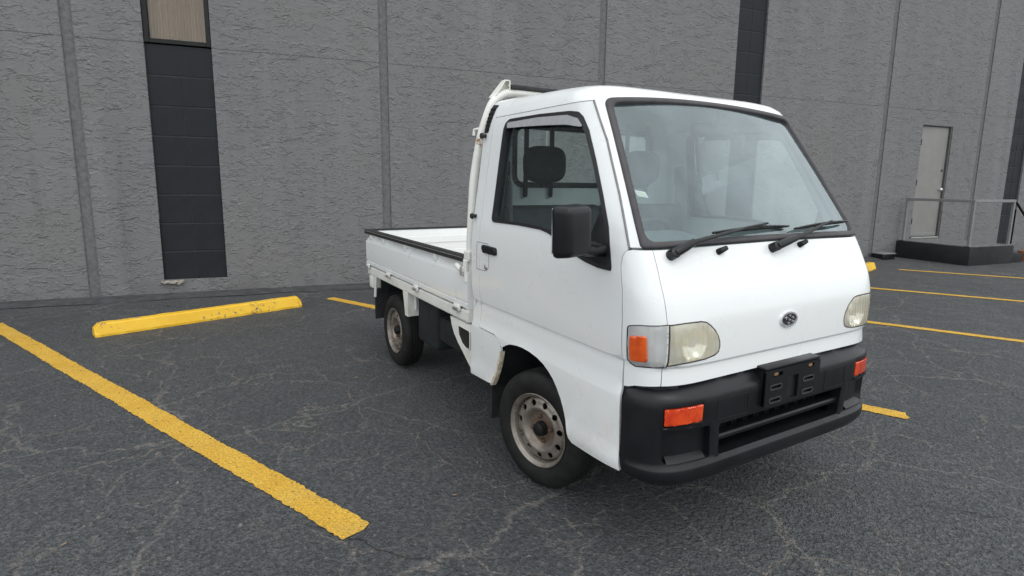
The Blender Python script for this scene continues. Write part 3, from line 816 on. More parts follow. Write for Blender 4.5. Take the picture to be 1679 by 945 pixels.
parking_line((4.205, 1.0), (1.435, 5.29), .125, 'yellow parking line running past the left end of the long wheel stop', 1)
parking_line((1.27, .73), (-1.70, 5.27), .11, 'yellow parking line that passes under the white truck', 2)
parking_line((-1.75, .75), (-4.80, 5.2), .10, 'nearest yellow line to the right of the truck front', 3)
parking_line((-4.63, 1.15), (-7.85, 5.2), .10, 'middle yellow line of the three right of the truck', 4)
parking_line((-7.55, 1.2), (-10.9, 5.2), .10, 'farthest yellow line, ending near the black platform', 5)
def stop_mesh(L):
    pr_ = [(-.075, -.004), (.075, -.004), (.075, .02), (.048, .098), (.036, .108), (-.036, .108), (-.048, .098), (-.075, .02)]
    vs = []; fs = []; n = len(pr_); K = 24; rr = random.Random(8)
    st = [(-L/2, .62), (-L/2+.03, .97)]+[(-L/2+.04+(L-.08)*i/K, 1) for i in range(K+1)]+[(L/2-.03, .97), (L/2, .62)]
    for x, s_ in st:
        for y, z in pr_: vs.append((x, y*(.75+.25*s_)+rr.uniform(-.002, .002), (z*s_ if z > .03 else z)+(rr.uniform(-.0025, .0025) if z > .03 else 0)))
    for i in range(len(st)-1):
        for q in range(n): fs.append((i*n+q, i*n+(q+1) % n, (i+1)*n+(q+1) % n, (i+1)*n+q))
    fs += [tuple(range(n)), tuple(range((len(st)-1)*n, len(st)*n))]
    return vs, fs
def wheel_stop(t0, d0, t1, d1, label):
    L = math.hypot(t1-t0, d1-d0); root = empty('wheel_stop', label, 'wheel stop', 'concrete wheel stops', mat=wall_thing((t0+t1)/2, (d0+d1)/2, 0, math.atan2(d1-d0, t1-t0)))
    vs, fs = stop_mesh(L); m = MB(); m.mesh(vs, fs); m.build('stop_block', 'stop', root, smooth=False)
    for q in (-.32, .32):
        m = MB(); m.lathe([(0, .004), (.012, .004), (.016, .0)], 'z', (q*L, 0, .107), 12); m.build('anchor_pin', 'steel', root)
wheel_stop(3.245, 1.74, 1.60, 1.03, 'long chipped yellow concrete wheel stop lying left of the truck')
wheel_stop(-5.62, 1.62, -7.22, .98, 'yellow wheel stop showing only its end behind the truck nose')

# ------------------------------------------------------------------ the truck (x forward, y to its left, wheels on z = 0, front axle at x = 0)
trk = empty('pickup_truck', 'small white cab over pickup truck with black bumper parked across the bay', 'truck')
ROWS = (.335, .36, .40, .42, .60, .612, .645, .70, .734, .737, .740, .7425, .746)
# --- cab shell: roof, pillars, rear corners
shellR = [(XR, .345), (-.385, .357), (-.350, .362), (-.318, .42), (-.298, .463), (-.280, .52), (-.272, .553), (-.282, .575), (-.305, .594), (-.333, .606), (-.5005, .608), (-.5005, 1.6445), (-.329, 1.6445), (.2265, 1.645), (.334, 1.488), (.4495, 1.294), (.5455, 1.1225)]
def ws_outline(d):
    """windscreen opening shrunk by d: bowed top edge, rounded corners."""
    xb, xt = .640-d*1.02, .553-d*1.02; zb = 1.119+d*.86; top = lambda y: 1.685-.112*y*y-d*.86
    tp = [(xt*(1-2*k/16), top(xt*(1-2*k/16))) for k in range(17)]
    bt = [(-xb+2*xb*k/10, zb+.005*(1-(2*k/10-1)**2)) for k in range(11)]
    return rounded(bt+tp, [.030 if d > .012 else .014]+[0]*9+[.030 if d > .012 else .014]+[.042]+[0]*15+[.042], 6)
_o = ws_outline(0); _i = min(range(len(_o)), key=lambda k: (_o[k][0]+.64)**2+(_o[k][1]-1.119)**2)
_c = min(range(len(_o)), key=lambda k: abs(_o[k][0])+10*(_o[k][1] < 1.5))
WSO = []; k = _i
while True:                                    # from the lower right corner up the pillar to the middle of the top edge
    WSO.append(_o[k])
    if k == _c: break
    k = (k-1) % len(_o)
def half_path(sg):
    p = to_u(shellR, sg)
    p += [(sg*abs(y), v) for y, v in dense(WSO, .03, closed=False)]
    return p
pR = half_path(-1); pL = half_path(1)[::-1]
vm = 2.149
rearL = to_u([(XR, .345), (XR, vm)], 1); rearR = to_u([(XR, vm), (XR, .345)], -1)
shell_loop = pR+pL[1:]+rearL[1:]+rearR[:-1]
bm = panel_bm(PC, [shell_loop], (), .032, .012, ROWS, (), 0.0, .0, outw)
link('cab_shell', bm, 'white', trk, angle=50)
# rust where the sill meets the front arch
b = MB()
pth = [(-.350, .355), (-.330, .385), (-.312, .43), (-.297, .463), (-.284, .505), (-.274, .545)]
P = PS(-1); vs = []; fs = []
for i, (s, v) in enumerate(pth):
    w_ = .011+.005*math.sin(i*2.1)-.001*i
    for k, (ds, dn) in enumerate(((-w_, .0012), (-.003, .0028), (.006, .0015), (.010, -.02))):
        q = Vector(P(s+ds, v)); vs.append(q+Vector((0, -dn, 0)))
for i in range(len(pth)-1):
    for k in range(3): fs.append((i*4+k, i*4+k+1, i*4+5+k, i*4+4+k))
b.mesh(vs, fs); b.build('arch_edge', 'edge_rust', trk, label='rusty bare edge of the sill behind the front wheel')

# --- rear wall of the cab with its window opening
PX = lambda x: (lambda u, v: (x, u, v))
wr = lambda v: interp(T_W, v)*(1-max(0, 0))
rear_pts = [(-.680, .345)]+[(-interp(T_W, v)+.004, v) for v in (.45, .65, .9, 1.1, 1.2, 1.3, 1.45, 1.55, 1.6)]+[(-.594, 1.655), (-.572, 1.701), (-.526, 1.733), (-.436, 1.751), (-.26, 1.768)]
rear_poly = rear_pts+[(0, 1.775)]+mir(rear_pts)
rear_hole = rounded([(-.470, 1.318), (.470, 1.318), (.470, 1.622), (-.470, 1.622)], .06)
bm = panel_bm(PX(XR+.004), [rear_poly], [rear_hole], .06, .02, (), (), 0, 0, lambda p: Vector((-1, 0, 0)))
link('cab_back_panel', bm, 'white', trk)
bm = panel_bm(PX(-.545), [[(y*.955, z if z > .4 else .5) for y, z in rear_poly]], [inset(rear_hole, .004)], .06, .0, (), (), 0, 0, lambda p: Vector((1, 0, 0)))
link('rear_inner_lining', bm, 'cabin_white', trk)
rw = empty('rear_window', parent=trk)
link('rear_window_seal', ring_bm(PX(-.553), inset(rear_hole, -.012), inset(rear_hole, .018), .05, .03, .008, lambda p: Vector((1, 0, 0))), 'black_trim', rw)
link('rear_pane', panel_bm(PX(-.565), [inset(rear_hole, .010)], (), .2, .0, (), (), 0, 0, lambda p: Vector((1, 0, 0))), 'side_glass', rw)
# --- doors
doorP = [(-.497, .612), (-.335, .612), (-.303, .600), (-.276, .578), (-.262, .566), (-.225, .586), (-.186, .601), (-.13, .610), (-.08, .613), (-.02, .611), (.044, .602), (.09, .588), (.129, .569), (.165, .545), (.192, .517), (.218, .485), (.238, .451), (.258, .408), (.272, .370), (.282, .345), (.302, .331), (.423, .332), (.564, .335), (.557, .45), (.553, .56), (.553, .626), (.549, .66), (.548, .728), (.550, .887), (.544, .979), (.526, 1.062), (.527, 1.095), (.541, 1.120), (.446, 1.293), (.331, 1.487), (.223, 1.641), (-.497, 1.641)]
winO = [(-.391, 1.146), (-.386, 1.580), (-.377, 1.607), (-.345, 1.622), (-.094, 1.620), (.120, 1.611), (.175, 1.603), (.206, 1.583), (.252, 1.529), (.321, 1.413), (.389, 1.290), (.444, 1.184), (.476, 1.100), (.489, 1.050), (.488, 1.036), (.420, 1.039), (.349, 1.050), (.300, 1.062), (.25, 1.078), (.190, 1.102), (.137, 1.121), (.09, 1.133), (.031, 1.142), (-.145, 1.147)]
winI = [(-.366, 1.160), (-.361, 1.565), (-.352, 1.586), (-.325, 1.597), (-.094, 1.595), (.110, 1.587), (.155, 1.580), (.184, 1.565), (.236, 1.519), (.307, 1.405), (.375, 1.283), (.429, 1.180), (.459, 1.100), (.471, 1.060), (.462, 1.051), (.420, 1.053), (.352, 1.064), (.305, 1.076), (.256, 1.092), (.196, 1.116), (.142, 1.134), (.095, 1.147), (.031, 1.156), (-.145, 1.161)]
winO = rounded(winO, .03, 4); winI = rounded(winI, .025, 4)
sail = [(.395, 1.243), (.429, 1.180), (.459, 1.100), (.471, 1.060), (.462, 1.051), (.420, 1.053), (.340, 1.066), (.352, 1.120)]
for sg, side in ((-1, 'right'), (1, 'left')):
    P = PS(sg); ow = lambda p, sg=sg: Vector((.15, sg, .1))
    d = link('door', panel_bm(P, [doorP], [winO], .03, .011, ROWS, (), 0.0, 0.0, ow), 'white', trk, angle=50)
    link('window_trim', ring_bm(P, inset(winO, .0005), winI, .03, .016, .004, ow), 'black_trim', d)
    link('door_glass', panel_bm(P, [inset(winI, -.004)], (), .05, 0.0, (), (), -.012, 0, ow), 'side_glass', d)
    link('mirror_sail', panel_bm(P, [sail], (), .03, .014, (), (), .006, .002, ow), 'black_plastic', d)
    vis = rounded([(-.350, 1.603), (-.094, 1.603), (.12, 1.593), (.186, 1.574), (.222, 1.541), (.205, 1.541), (.12, 1.556), (-.05, 1.566), (-.2, 1.573), (-.345, 1.577)], .02, 3)
    link('rain_visor', panel_bm(P, [vis], (), .03, .003, (), (), .010, 0.0, ow), 'visor', d)
    link('inner_card', panel_bm(P, [[(s, max(v, .64)) for s, v in doorP]], [inset(winO, .006)], .05, .0, (), (), -.045, 0, ow), 'cabin_white', d)
    link('window_reveal', ring_bm(P, winO, inset(winO, .004), .05, .045, -.002, ow), 'black_trim', d)
    # handle: grey ring painting the plate's shadow line, black grip, lock
    pk = rounded([(-.522, 1.042), (-.398, 1.042), (-.392, .905), (-.525, .905)], [.006, .02, .05, .006])
    link('plate_shade_line', ring_bm(P, pk, inset(pk, .0022), .02, .002, .0008, ow), 'joint', d)
    hb = empty('door_handle', parent=d)
    hd = rounded([(-.458, 1.034), (-.318, 1.030), (-.312, .994), (-.448, .996)], .014)
    link('handle_grip', panel_bm(P, [hd], (), .012, .014, (), (), .014, .005, ow), 'black_plastic', hb)
    hr_ = rounded([(-.445, 1.002), (-.325, 1.0), (-.335, .955), (-.40, .94), (-.44, .96)], .02)
    lc = Vector(P(-.424, .926)); b = MB(); b.lathe([(.0, .007), (.009, .007), (.0125, .004), (.013, -.004)], 'y', lc, 18, sg)
    b.build('lock_barrel', 'steel', hb)
    if sg > 0: continue            # the far mirror is not in the photograph
    # mirror on a short arm
    mr = empty('door_mirror', parent=d)
    b = MB(); c = Vector((.462, sg*.838, 1.176))
    bmh = bmesh.new(); bmesh.ops.create_cube(bmh, size=1)
    bmesh.ops.scale(bmh, vec=(.075, .138, .178), verts=bmh.verts)
    for vx in bmh.verts:
        if vx.co.x > 0: vx.co.y *= .86; vx.co.z *= .90
    bmesh.ops.bevel(bmh, geom=bmh.edges[:], offset=.022, segments=4, profile=.6, affect='EDGES')
    bmesh.ops.transform(bmh, matrix=Matrix.Rotation(-sg*R(12), 4, 'Z') @ Matrix.Rotation(R(3), 4, 'X'), verts=bmh.verts)
    bmesh.ops.translate(bmh, vec=c, verts=bmh.verts); b.add(bmh)
    b.build('mirror_housing', 'black_plastic', mr)
    b = MB(); q = MB(); q.box((0, 0, 0), (.004, .118, .150), .0018, 1, Matrix.Rotation(-sg*R(12), 3, 'Z'))
    for vx in q.bm.verts: vx.co += c+Vector((-.0405, sg*.0075, 0))
    b.add(q.bm); b.build('mirror_glass', 'chrome', mr)
    b = MB(); b.tube([(.440, sg*.690, 1.105), (.448, sg*.735, 1.103), (.460, sg*.79, 1.112)], [.024, .019, .022], 14); b.tube([(.445, sg*.70, 1.118), (.455, sg*.75, 1.130), (.462, sg*.79, 1.135)], [.011, .010, .011], 10)
    b.build('mirror_arm', 'black_plastic', mr)
for sg in (-1, 1):
    pth = dense([(.225, 1.643), (.3325, 1.4875), (.448, 1.2935), (.5435, 1.1215)], .03, closed=False)
    b = MB(); b.tube([Vector(PS(sg)(s_, v_))+Vector((0, 0, 0)) for s_, v_ in pth], .0042, 8); b.build('pillar_moulding', 'rail_grey', trk)
# black vent and rubber stops on the rear pillars
for sg in (-1, 1):
    P = PS(sg); ow = lambda p, sg=sg: Vector((-.2, sg, .2))
    vt = [(-.577, 1.705), (-.520, 1.700), (-.540, 1.572), (-.577, 1.570)]
    v_ = link('pillar_vent', panel_bm(P, [vt], (), .02, .004, (), (), .003, 0, ow), 'black_trim', trk)
    for k in range(6):
        z = 1.585+k*.019
        link('vent_slat', panel_bm(P, [[(-.572, z), (-.530+.012*(k/6), z), (-.530+.012*(k/6), z+.006), (-.572, z+.006)]], (), .03, .003, (), (), .007, 0, ow), 'black_plastic', v_)
    for z in (1.557, 1.165):
        q = Vector(P(-.56, z)); b = MB(); b.lathe([(0, .03), (.013, .029), (.015, .018), (.009, .012), (.009, -.002)], 'y', q, 12, sg); b.build('rubber_stop', 'rubber', trk)
# --- front corner panels
for sg in (-1, 1):
    P = PS(sg); ow = lambda p, sg=sg: Vector((.7, sg*.7, .2))
    sf = s_of_front
    ys = lambda v: interp([(.66, .6103), (.738, .6058), (.880, .6082), (.983, .6098), (1.05, .6068), (1.12, .6038)], v)+.0022
    fen = [(.5565, .645), (.5525, .728), (.5545, .887), (.5475, .979), (.5295, 1.061), (.530, 1.0945), (.538, 1.110), (.556, 1.115), (sf(.640, 1.115), 1.1145)]+[(sf(ys(v), v), v) for v in [1.1145-k*(1.1145-.668)/40 for k in range(41)]]+[(.60, .657), (.575, .648)]
    lampS = rounded([(.574, .865), (.571, .730), (.596, .722)]+[(sf(.600, v), v) for v in [.733+.149*k/12 for k in range(13)]]+[(.62, .875)], [.016, .014, .012]+[0]*13+[.01])
    fo = link('corner_panel', panel_bm(P, [fen], [lampS], .018, .011, ROWS, (), 0.0, 0.0, ow), 'white', trk, angle=50)
    tl = empty('turn_lamp', parent=trk)
    lz = inset(rounded([(.574, .865), (.571, .730), (.596, .722)]+[(sf(.6000+.0025*(v-.733)/.149, v), v) for v in [.733+.149*k/12 for k in range(13)]]+[(.62, .875)], [.016, .014, .012]+[0]*13+[.01]), .0032)
    link('lamp_bowl', panel_bm(P, [lz], (), .02, .03, (), (), -.024, 0, ow), 'bowl', tl)
    link('clear_cover', panel_bm(P, [lz], (), .012, .024, (), (), .001, .002, ow), 'clear_lens', tl)
    og = rounded([(.589, .833), (.587, .746), (.645, .752), (.643, .840)], .010)
    link('amber_lens', panel_bm(P, [og], (), .005, .02, (), (), .010, .003, ow), 'orange', tl)
    bulb = Vector(P(.66, .80)); b = MB(); b.lathe([(0, .012), (.008, .010), (.009, 0)], 'x', bulb-Vector((.018, 0, 0)), 12); b.build('bulb', 'steel', tl)
    link('lamp_rim', ring_bm(P, inset(lz, -.0033), inset(lz, -.0008), .015, .01, .0012, ow), 'seal', tl)
# --- front panel
HL = [(-.604, .880), (-.540, .883), (-.473, .882), (-.447, .877), (-.426, .864), (-.403, .844), (-.386, .821), (-.378, .800), (-.377, .783), (-.383, .765), (-.400, .755), (-.448, .747), (-.558, .743), (-.601, .738)]
_ys = lambda v: interp([(.66, .6103), (.738, .6058), (.880, .6082), (.983, .6098), (1.05, .6068), (1.12, .6038)], v)
_vs = [1.1145-k*(1.1145-.668)/40 for k in range(41)]
FP = [(-_ys(v), v) for v in _vs[::-1]]+[(-.3, 1.118), (0, 1.120), (.3, 1.118)]+[(_ys(v), v) for v in _vs]+[(.4, .672), (0, .674), (-.4, .672)]
owf = lambda p: Vector((1, 0, .15))
link('front_panel', panel_bm(PF, [FP], [HL, mir(HL)], .02, .011, (.66, .70, .724, .727, .7305, .7335, .737), (), 0.0, 0.0, owf), 'white', trk, angle=50)
for sg in (-1, 1):
    h = HL if sg < 0 else mir(HL); hi_ = inset(h, .004)
    hl = empty('headlight', parent=trk)
    link('headlight_bowl', panel_bm(PF, [hi_], (), .03, .05, (), (), -.045, 0, owf), 'bowl', hl)
    link('headlight_lens', panel_bm(PF, [hi_], (), .02, .045, (), (), .004, .003, owf), 'yellow_lens', hl)
    link('lamp_rim', ring_bm(PF, inset(h, -.0005), inset(h, .0026), .02, .02, .0012, owf), 'seal', hl)
    c = Vector(PF(sg*.49, .80))
    b = MB(); b.lathe([(.010, -.043), (.030, -.038), (.050, -.024), (.058, -.008)], 'x', c, 28, 1, False); b.build('reflector_dish', 'reflector', hl)
    b = MB(); b.lathe([(0, -.012), (.010, -.013), (.012, -.03), (.012, -.045)], 'x', c, 16); b.build('bulb_cap', 'steel', hl)
# dark lining behind the seams
for sg in (-1, 1):
    P = PS(sg); ow = lambda p, sg=sg: Vector((.3, sg, .2))
    ln_ = [(-.56, .36), (-.36, .36), (-.29, .53), (-.29, .62), (-.19, .62), (.05, .62), (.14, .585), (.20, .535), (.25, .45), (.30, .345), (.70, .345), (.74, .66), (.72, 1.10), (.50, 1.10), (.40, 1.03), (.12, 1.11), (-.15, 1.135), (-.56, 1.13)]
    link('seam_lining', panel_bm(P, [ln_], [inset(lampS, -.004)], .05, 0, (), (), -.014, 0, ow), 'gap', trk)
link('front_lining', panel_bm(PF, [[(-.56, .67), (-.56, 1.10), (.56, 1.10), (.56, .67)]], (), .06, 0, (), (), -.06, 0, owf), 'gap', trk)
# --- emblem
em = empty('emblem', parent=trk)
def ell(cx, cz, a, b_, n=32): return [(cx+a*math.cos(2*math.pi*k/n), cz+b_*math.sin(2*math.pi*k/n)) for k in range(n)]
link('emblem_field', panel_bm(PF, [ell(0, .836, .046, .025)], (), .02, .004, (), (), .004, 0, owf), 'black_trim', em)
link('emblem_ring', ring_bm(PF, ell(0, .836, .0505, .0290), ell(0, .836, .0435, .0222), .01, .007, .0075, owf), 'chrome', em)
def star(cx, cz, a, b_): return [(cx+(a if k % 2 == 0 else a*.34)*math.cos(math.pi*k/4), cz+(b_ if k % 2 == 0 else b_*.34)*math.sin(math.pi*k/4)) for k in range(8)]
for cx, cz, a, b_ in ((-.020, .844, .0155, .0085), (.004, .850, .0100, .0052), (.023, .841, .0105, .0054), (.003, .834, .0100, .0050), (.022, .827, .0105, .0054), (-.003, .822, .0105, .0054)):
    link('star', panel_bm(PF, [star(cx, cz, a, b_)], (), .02, .003, (), (), .0075, 0, owf), 'chrome', em)
# --- windscreen
WG = ws_outline(.0015); WGi = ws_outline(.0245)
def PG(y, v):
    return (interp(T_F, v)-.020*(y/.6)**2, y, interp(T_Z, v))
b = MB(); vs = []; fs = []; NU, NV = 28, 20
for j_ in range(NV+1):
    for i_ in range(NU+1):
        q = -1+2*i_/NU; y = q*.58
        for _ in range(3): v = 1.132+(1.668-.112*y*y-1.132)*j_/NV; y = q*(.622+(.536-.622)*(v-1.119)/(1.650-1.119))
        vs.append(Vector(PG(y, v))-Vector((.0035, 0, .002)))
for j_ in range(NV):
    for i_ in range(NU): a = j_*(NU+1)+i_; fs.append((a, a+1, a+NU+2, a+NU+1))
b.mesh(vs, fs); ws = b.build('windscreen', 'windshield', trk, angle=80)
if sum(f.normal.x for f in ws.data.polygons) < 0: ws.data.flip_normals()
def seal_loft(rows):
    """rubber section swept round the screen: rows of (inset, height over the skin)."""
    rings = []
    for d, h in rows:
        o = ws_outline(d); q = []
        for k in range(len(o)):
            a = o[k]; c = o[(k+1) % len(o)]
            for t in (0, .25, .5, .75): q.append((a[0]+(c[0]-a[0])*t, a[1]+(c[1]-a[1])*t))
        ring = []
        for y, v in q:
            n = numnormal(PF, y, v, 8e-3); n = n if n.x > 0 else -n; ring.append(Vector(PF(y, v))+n*h)
        for _ in range(2): ring = [ring[k]*.5+(ring[k-1]+ring[(k+1) % len(ring)])*.25 for k in range(len(ring))]
        rings.append(ring)
    m = MB(); n_ = len(rings[0]); vs = [p for r_ in rings for p in r_]; fs = []
    for a in range(len(rings)-1):
        for k in range(n_): fs.append((a*n_+k, a*n_+(k+1) % n_, (a+1)*n_+(k+1) % n_, (a+1)*n_+k))
    m.mesh(vs, fs); return m
seal_loft([(-.0005, -.006), (0, .001), (.002, .0045), (.007, .0062), (.015, .0060), (.021, .0048), (.0245, .002), (.026, -.004), (.0265, -.020)]).build('windscreen_seal', 'seal', ws, angle=60)
sx_ = [(-.577, 1.313), (-.532, 1.307), (-.527, 1.286), (-.572, 1.292)]
sk = link('inspection_sticker', panel_bm(PG, [sx_], (), .02, .0006, (), (), -.006, 0, owf), 'paper', ws)
for q in range(3):
    z = 1.306-q*.005; link('print_line', panel_bm(PG, [[(-.570+q*.001, z), (-.538+q*.001, z-.0045), (-.538+q*.001, z-.0060), (-.570+q*.001, z-.0015)]], (), .02, .0003, (), (), -.0055, 0, owf), 'paper_print', sk)
# --- wipers and washer jets
def onF(y, v, off=0.0):
    n = numnormal(PF, y, v); n = n if n.x > 0 else -n; return Vector(PF(y, v))+n*off
for (py, pv), (ky, kv), (ey, ev), (b0, c0), (b1, c1) in (((-.543, 1.097), (-.459, 1.123), (-.020, 1.174), (-.315, 1.158), (.133, 1.168)), ((-.011, 1.096), (.107, 1.117), (.405, 1.172), (.165, 1.158), (.575, 1.176))):
    wp = empty('wiper', parent=trk)
    b = MB(); b.tube([onF(py, pv, -.004), onF(py, pv, .030), onF(py, pv, .034)], [.019, .018, .012], 16)
    b.tube([onF(py, pv, .022), onF(py+(ky-py)*.5, pv+(kv-pv)*.5, .033), onF(ky, kv, .036)], [.017, .0155, .013], 12); b.build('wiper_pivot', 'black_plastic', wp)
    b = MB(); b.tube([onF(ky-.004, kv-.001, .036), onF(ky+(ey-ky)*.33, kv+(ev-kv)*.33, .040), onF(ky+(ey-ky)*.7, kv+(ev-kv)*.72, .036), onF(ey, ev, .030)], [.0135, .0105, .008, .006], 10, flat=.6); b.build('wiper_arm', 'frame_dark', wp)
    b = MB(); n_ = 10; mid = lambda t: (b0+(b1-b0)*t, c0+(c1-c0)*t+.002*math.sin(math.pi*t))
    b.tube([onF(*mid(k/n_), .007) for k in range(n_+1)], [.003]+[.0055]*(n_-1)+[.003], 8)
    b.build('wiper_blade', 'rubber', wp)
    b = MB(); b.tube([onF(*mid(k/8), .012+.014*math.sin(math.pi*k/8)) for k in range(9)], .0034, 8)
    for t in (.2, .4, .6, .8): b.tube([onF(*mid(t), .004), onF(*mid(t), .012+.014*math.sin(math.pi*t))], .0032, 6)
    b.build('blade_bridge', 'black_trim', wp)
for y, v in ((-.302, 1.100), (.175, 1.103)):
    b = MB(); b.tube([onF(y-.010, v-.003, -.002), onF(y-.008, v-.002, .010), onF(y+.018, v+.004, .018)], [.012, .011, .0085], 12)
    b.build('washer_jet', 'black_plastic', trk)
# --- bumper
bp = empty('front_bumper', parent=trk)
bumpR = [(bu(.575, .640), .640)]
bot = [(-.60, .312), (-.50, .300), (-.3, .292), (0, .290), (.3, .292), (.50, .300), (.60, .312)]
BP = [(-bu(.572, .36), .360), (-bu(.577, .34), .342)]+bot+[(bu(.577, .34), .342), (bu(.572, .36), .360), (bu(.566, .45), .45), (bu(.566, .60), .60), (bu(.572, .636), .636), (bu(.580, .648), .648), (bu(.600, .655), .655), (.55, .660), (.4, .6635), (0, .6655), (-.4, .6635), (-.55, .660), (-bu(.600, .655), .655), (-bu(.580, .648), .648), (-bu(.572, .636), .636), (-bu(.566, .60), .60), (-bu(.566, .45), .45)]
grl = rounded([(-.378, .508), (.378, .508), (.368, .390), (-.368, .390)], .012)
recR = rounded([(-.618, .514), (-.425, .514), (-.412, .392), (-.612, .396)], [.012, .01, .01, .03]); recL = mir(recR)
sigR = rounded([(-.617, .598), (-.463, .602), (-.463, .536), (-.615, .532)], .008); sigL = mir(sigR)
owb = lambda p: Vector((1, p.y*1.2, .1))
bump_o = link('bumper_shell', panel_bm(PBC, [BP], [grl, recR, recL, sigR, sigL], .02, .045, (.300, .315, .335, .358, .372, .378, .384, .40, .615, .630, .642), (), 0.0, .0025, owb), 'black_plastic', bp, angle=45)
for rc in (recR, recL):
    link('bumper_recess', panel_bm(PBC, [inset(rc, -.004)], (), .03, 0, (), (), -.026, 0, owb), 'black_plastic', bp)
    us = sorted(p[0] for p in rc); us = [us[0]+.022, us[-1]-.022]; m_ = MB(); vs = []; fs = []; n_ = 10
    for k in range(n_+1):
        u = us[0]+(us[-1]-us[0])*k/n_
        p0 = Vector(PBC(u, .395)); p1 = Vector(PBC(u, .414)); nn = numnormal(PBC, u, .45); nn = nn if nn.x > 0 else -nn
        vs += [p0-nn*.001+Vector((0, 0, .002)), p0-nn*.010+Vector((0, 0, .009)), p1-nn*.0255]
    for k in range(n_): fs += [(3*k, 3*k+1, 3*k+4, 3*k+3), (3*k+1, 3*k+2, 3*k+5, 3*k+4)]
    m_.mesh(vs, fs); m_.build('recess_ledge', 'black_plastic', bp)
for sg_ in (sigR, sigL):
    sl = empty('bumper_lamp', parent=bp)
    link('lamp_pocket', panel_bm(PBC, [inset(sg_, -.003)], (), .03, 0, (), (), -.03, 0, owb), 'black_trim', sl)
    ins = inset(sg_, .0035)
    link('lamp_lens', panel_bm(PBC, [ins], (), .007, .024, (), (), .0015, .0025, owb), 'red_amber', sl)
    lo_ = [(u, v) for u, v in ((min(p[0] for p in sg_)-.004, .531), (max(p[0] for p in sg_)+.002, .533), (max(p[0] for p in sg_)+.002, .524), (min(p[0] for p in sg_)-.004, .522))]
    link('lamp_ledge', panel_bm(PBC, [rounded(lo_, .003)], (), .02, .006, (), (), .006, .002, owb), 'black_plastic', sl)
# grille bars and what is behind them
b = MB(); vs = []; fs = []; n_ = 32; sec = [(-.010, -.012), (-.008, -.002), (.004, .0), (.010, -.006), (.011, -.040), (-.010, -.040)]
for k in range(n_+1):
    y = -.372+.744*k/n_; p = Vector(PBC(y, .447))
    for dz, dx in sec: vs.append(p+Vector((dx-.012, 0, dz)))
for k in range(n_):
    for q in range(6): fs.append((k*6+q, k*6+(q+1) % 6, (k+1)*6+(q+1) % 6, (k+1)*6+q))
fs += [tuple(range(6)), tuple(range(n_*6, n_*6+6))]
b.mesh(vs, fs); b.build('grille_bar', 'black_plastic', bp, angle=40)
b = MB(); b.bb(.598, .612, -.46, .46, .365, .56); b.build('grille_back', 'dark', bp, smooth=False)
b = MB(); b.bb(.54, .66, -.52, .52, .352, .364); b.build('splash_shield', 'dark', bp, smooth=False)
for k in range(11):
    y = -.33+k*.066; q = PBC(y, .44); b = MB(); b.bb(q[0]-.11, q[0]-.085, y-.003, y+.003, .388, .505); b.build('grille_fin', 'gap', bp, smooth=False)
b = MB(); b.bb(.52, .60, -.56, .56, .35, .62, .01, 1); b.build('bumper_beam', 'dark', bp, smooth=False)
b = MB(); b.bb(.60, .712, -.36, .36, .377, .389, .003, 1); b.build('grille_floor', 'black_plastic', bp, smooth=False)
# shallow moulded outlines either side of the bracket
for poly in ([(-.395, .602), (-.235, .602), (-.235, .522), (-.400, .526)], [(.235, .602), (.375, .602), (.385, .522), (.235, .522)]):
    q = rounded(poly, .012); link('moulded_outline', ring_bm(PBC, q, inset(q, .0030), .02, .002, .0014, owb), 'black_trim', bp)
# plate bracket with slots
pb = empty('plate_bracket', parent=bp)
XB = .750
slot = lambda cy, cz: rounded([(cy-.034, cz-.009), (cy+.034, cz-.009), (cy+.034, cz+.009), (cy-.034, cz+.009)], .0088)
slots = [slot(-.105, .602), slot(-.105, .551), slot(.095, .602), slot(.095, .551)]
sq = [(-.036, .542), (.030, .542), (.030, .630), (-.036, .630)]
pf = [(-.166, .530), (.166, .530), (.166, .668), (-.166, .668)]
link('bracket_face', panel_bm(PX(XB), [rounded(pf, .006)], slots+[sq, rounded([(-.125, .641), (-.07, .641), (-.07, .657), (-.125, .657)], .003), rounded([(.085, .643), (.125, .643), (.125, .659), (.085, .659)], .003)], .03, .012, (), (), 0, 0, lambda p: Vector((1, 0, 0))), 'black_plastic', pb)
b = MB(); b.bb(.675, XB-.002, -.166, .166, .6685, .680, .004, 2); b.bb(.68, XB-.006, -.166, -.158, .532, .668); b.bb(.68, XB-.006, .158, .166, .532, .668); b.build('bracket_top', 'black_plastic', pb)
b = MB(); b.bb(.700, .738, -.155, .155, .530, .66); b.build('bracket_back', 'black_trim', pb, smooth=False)
for sl_ in slots:
    link('slot_lip', ring_bm(PX(XB), inset(sl_, -.002), inset(sl_, .0028), .02, .004, .0016, lambda p: Vector((1, 0, 0))), 'seal', pb)
for y, z in ((-.105, .649), (.105, .651)):
    b = MB(); b.bb(XB-.012, XB-.001, y-.011, y+.011, z-.006, z+.006, .002, 1); b.build('clip_nut', 'bronze', pb)

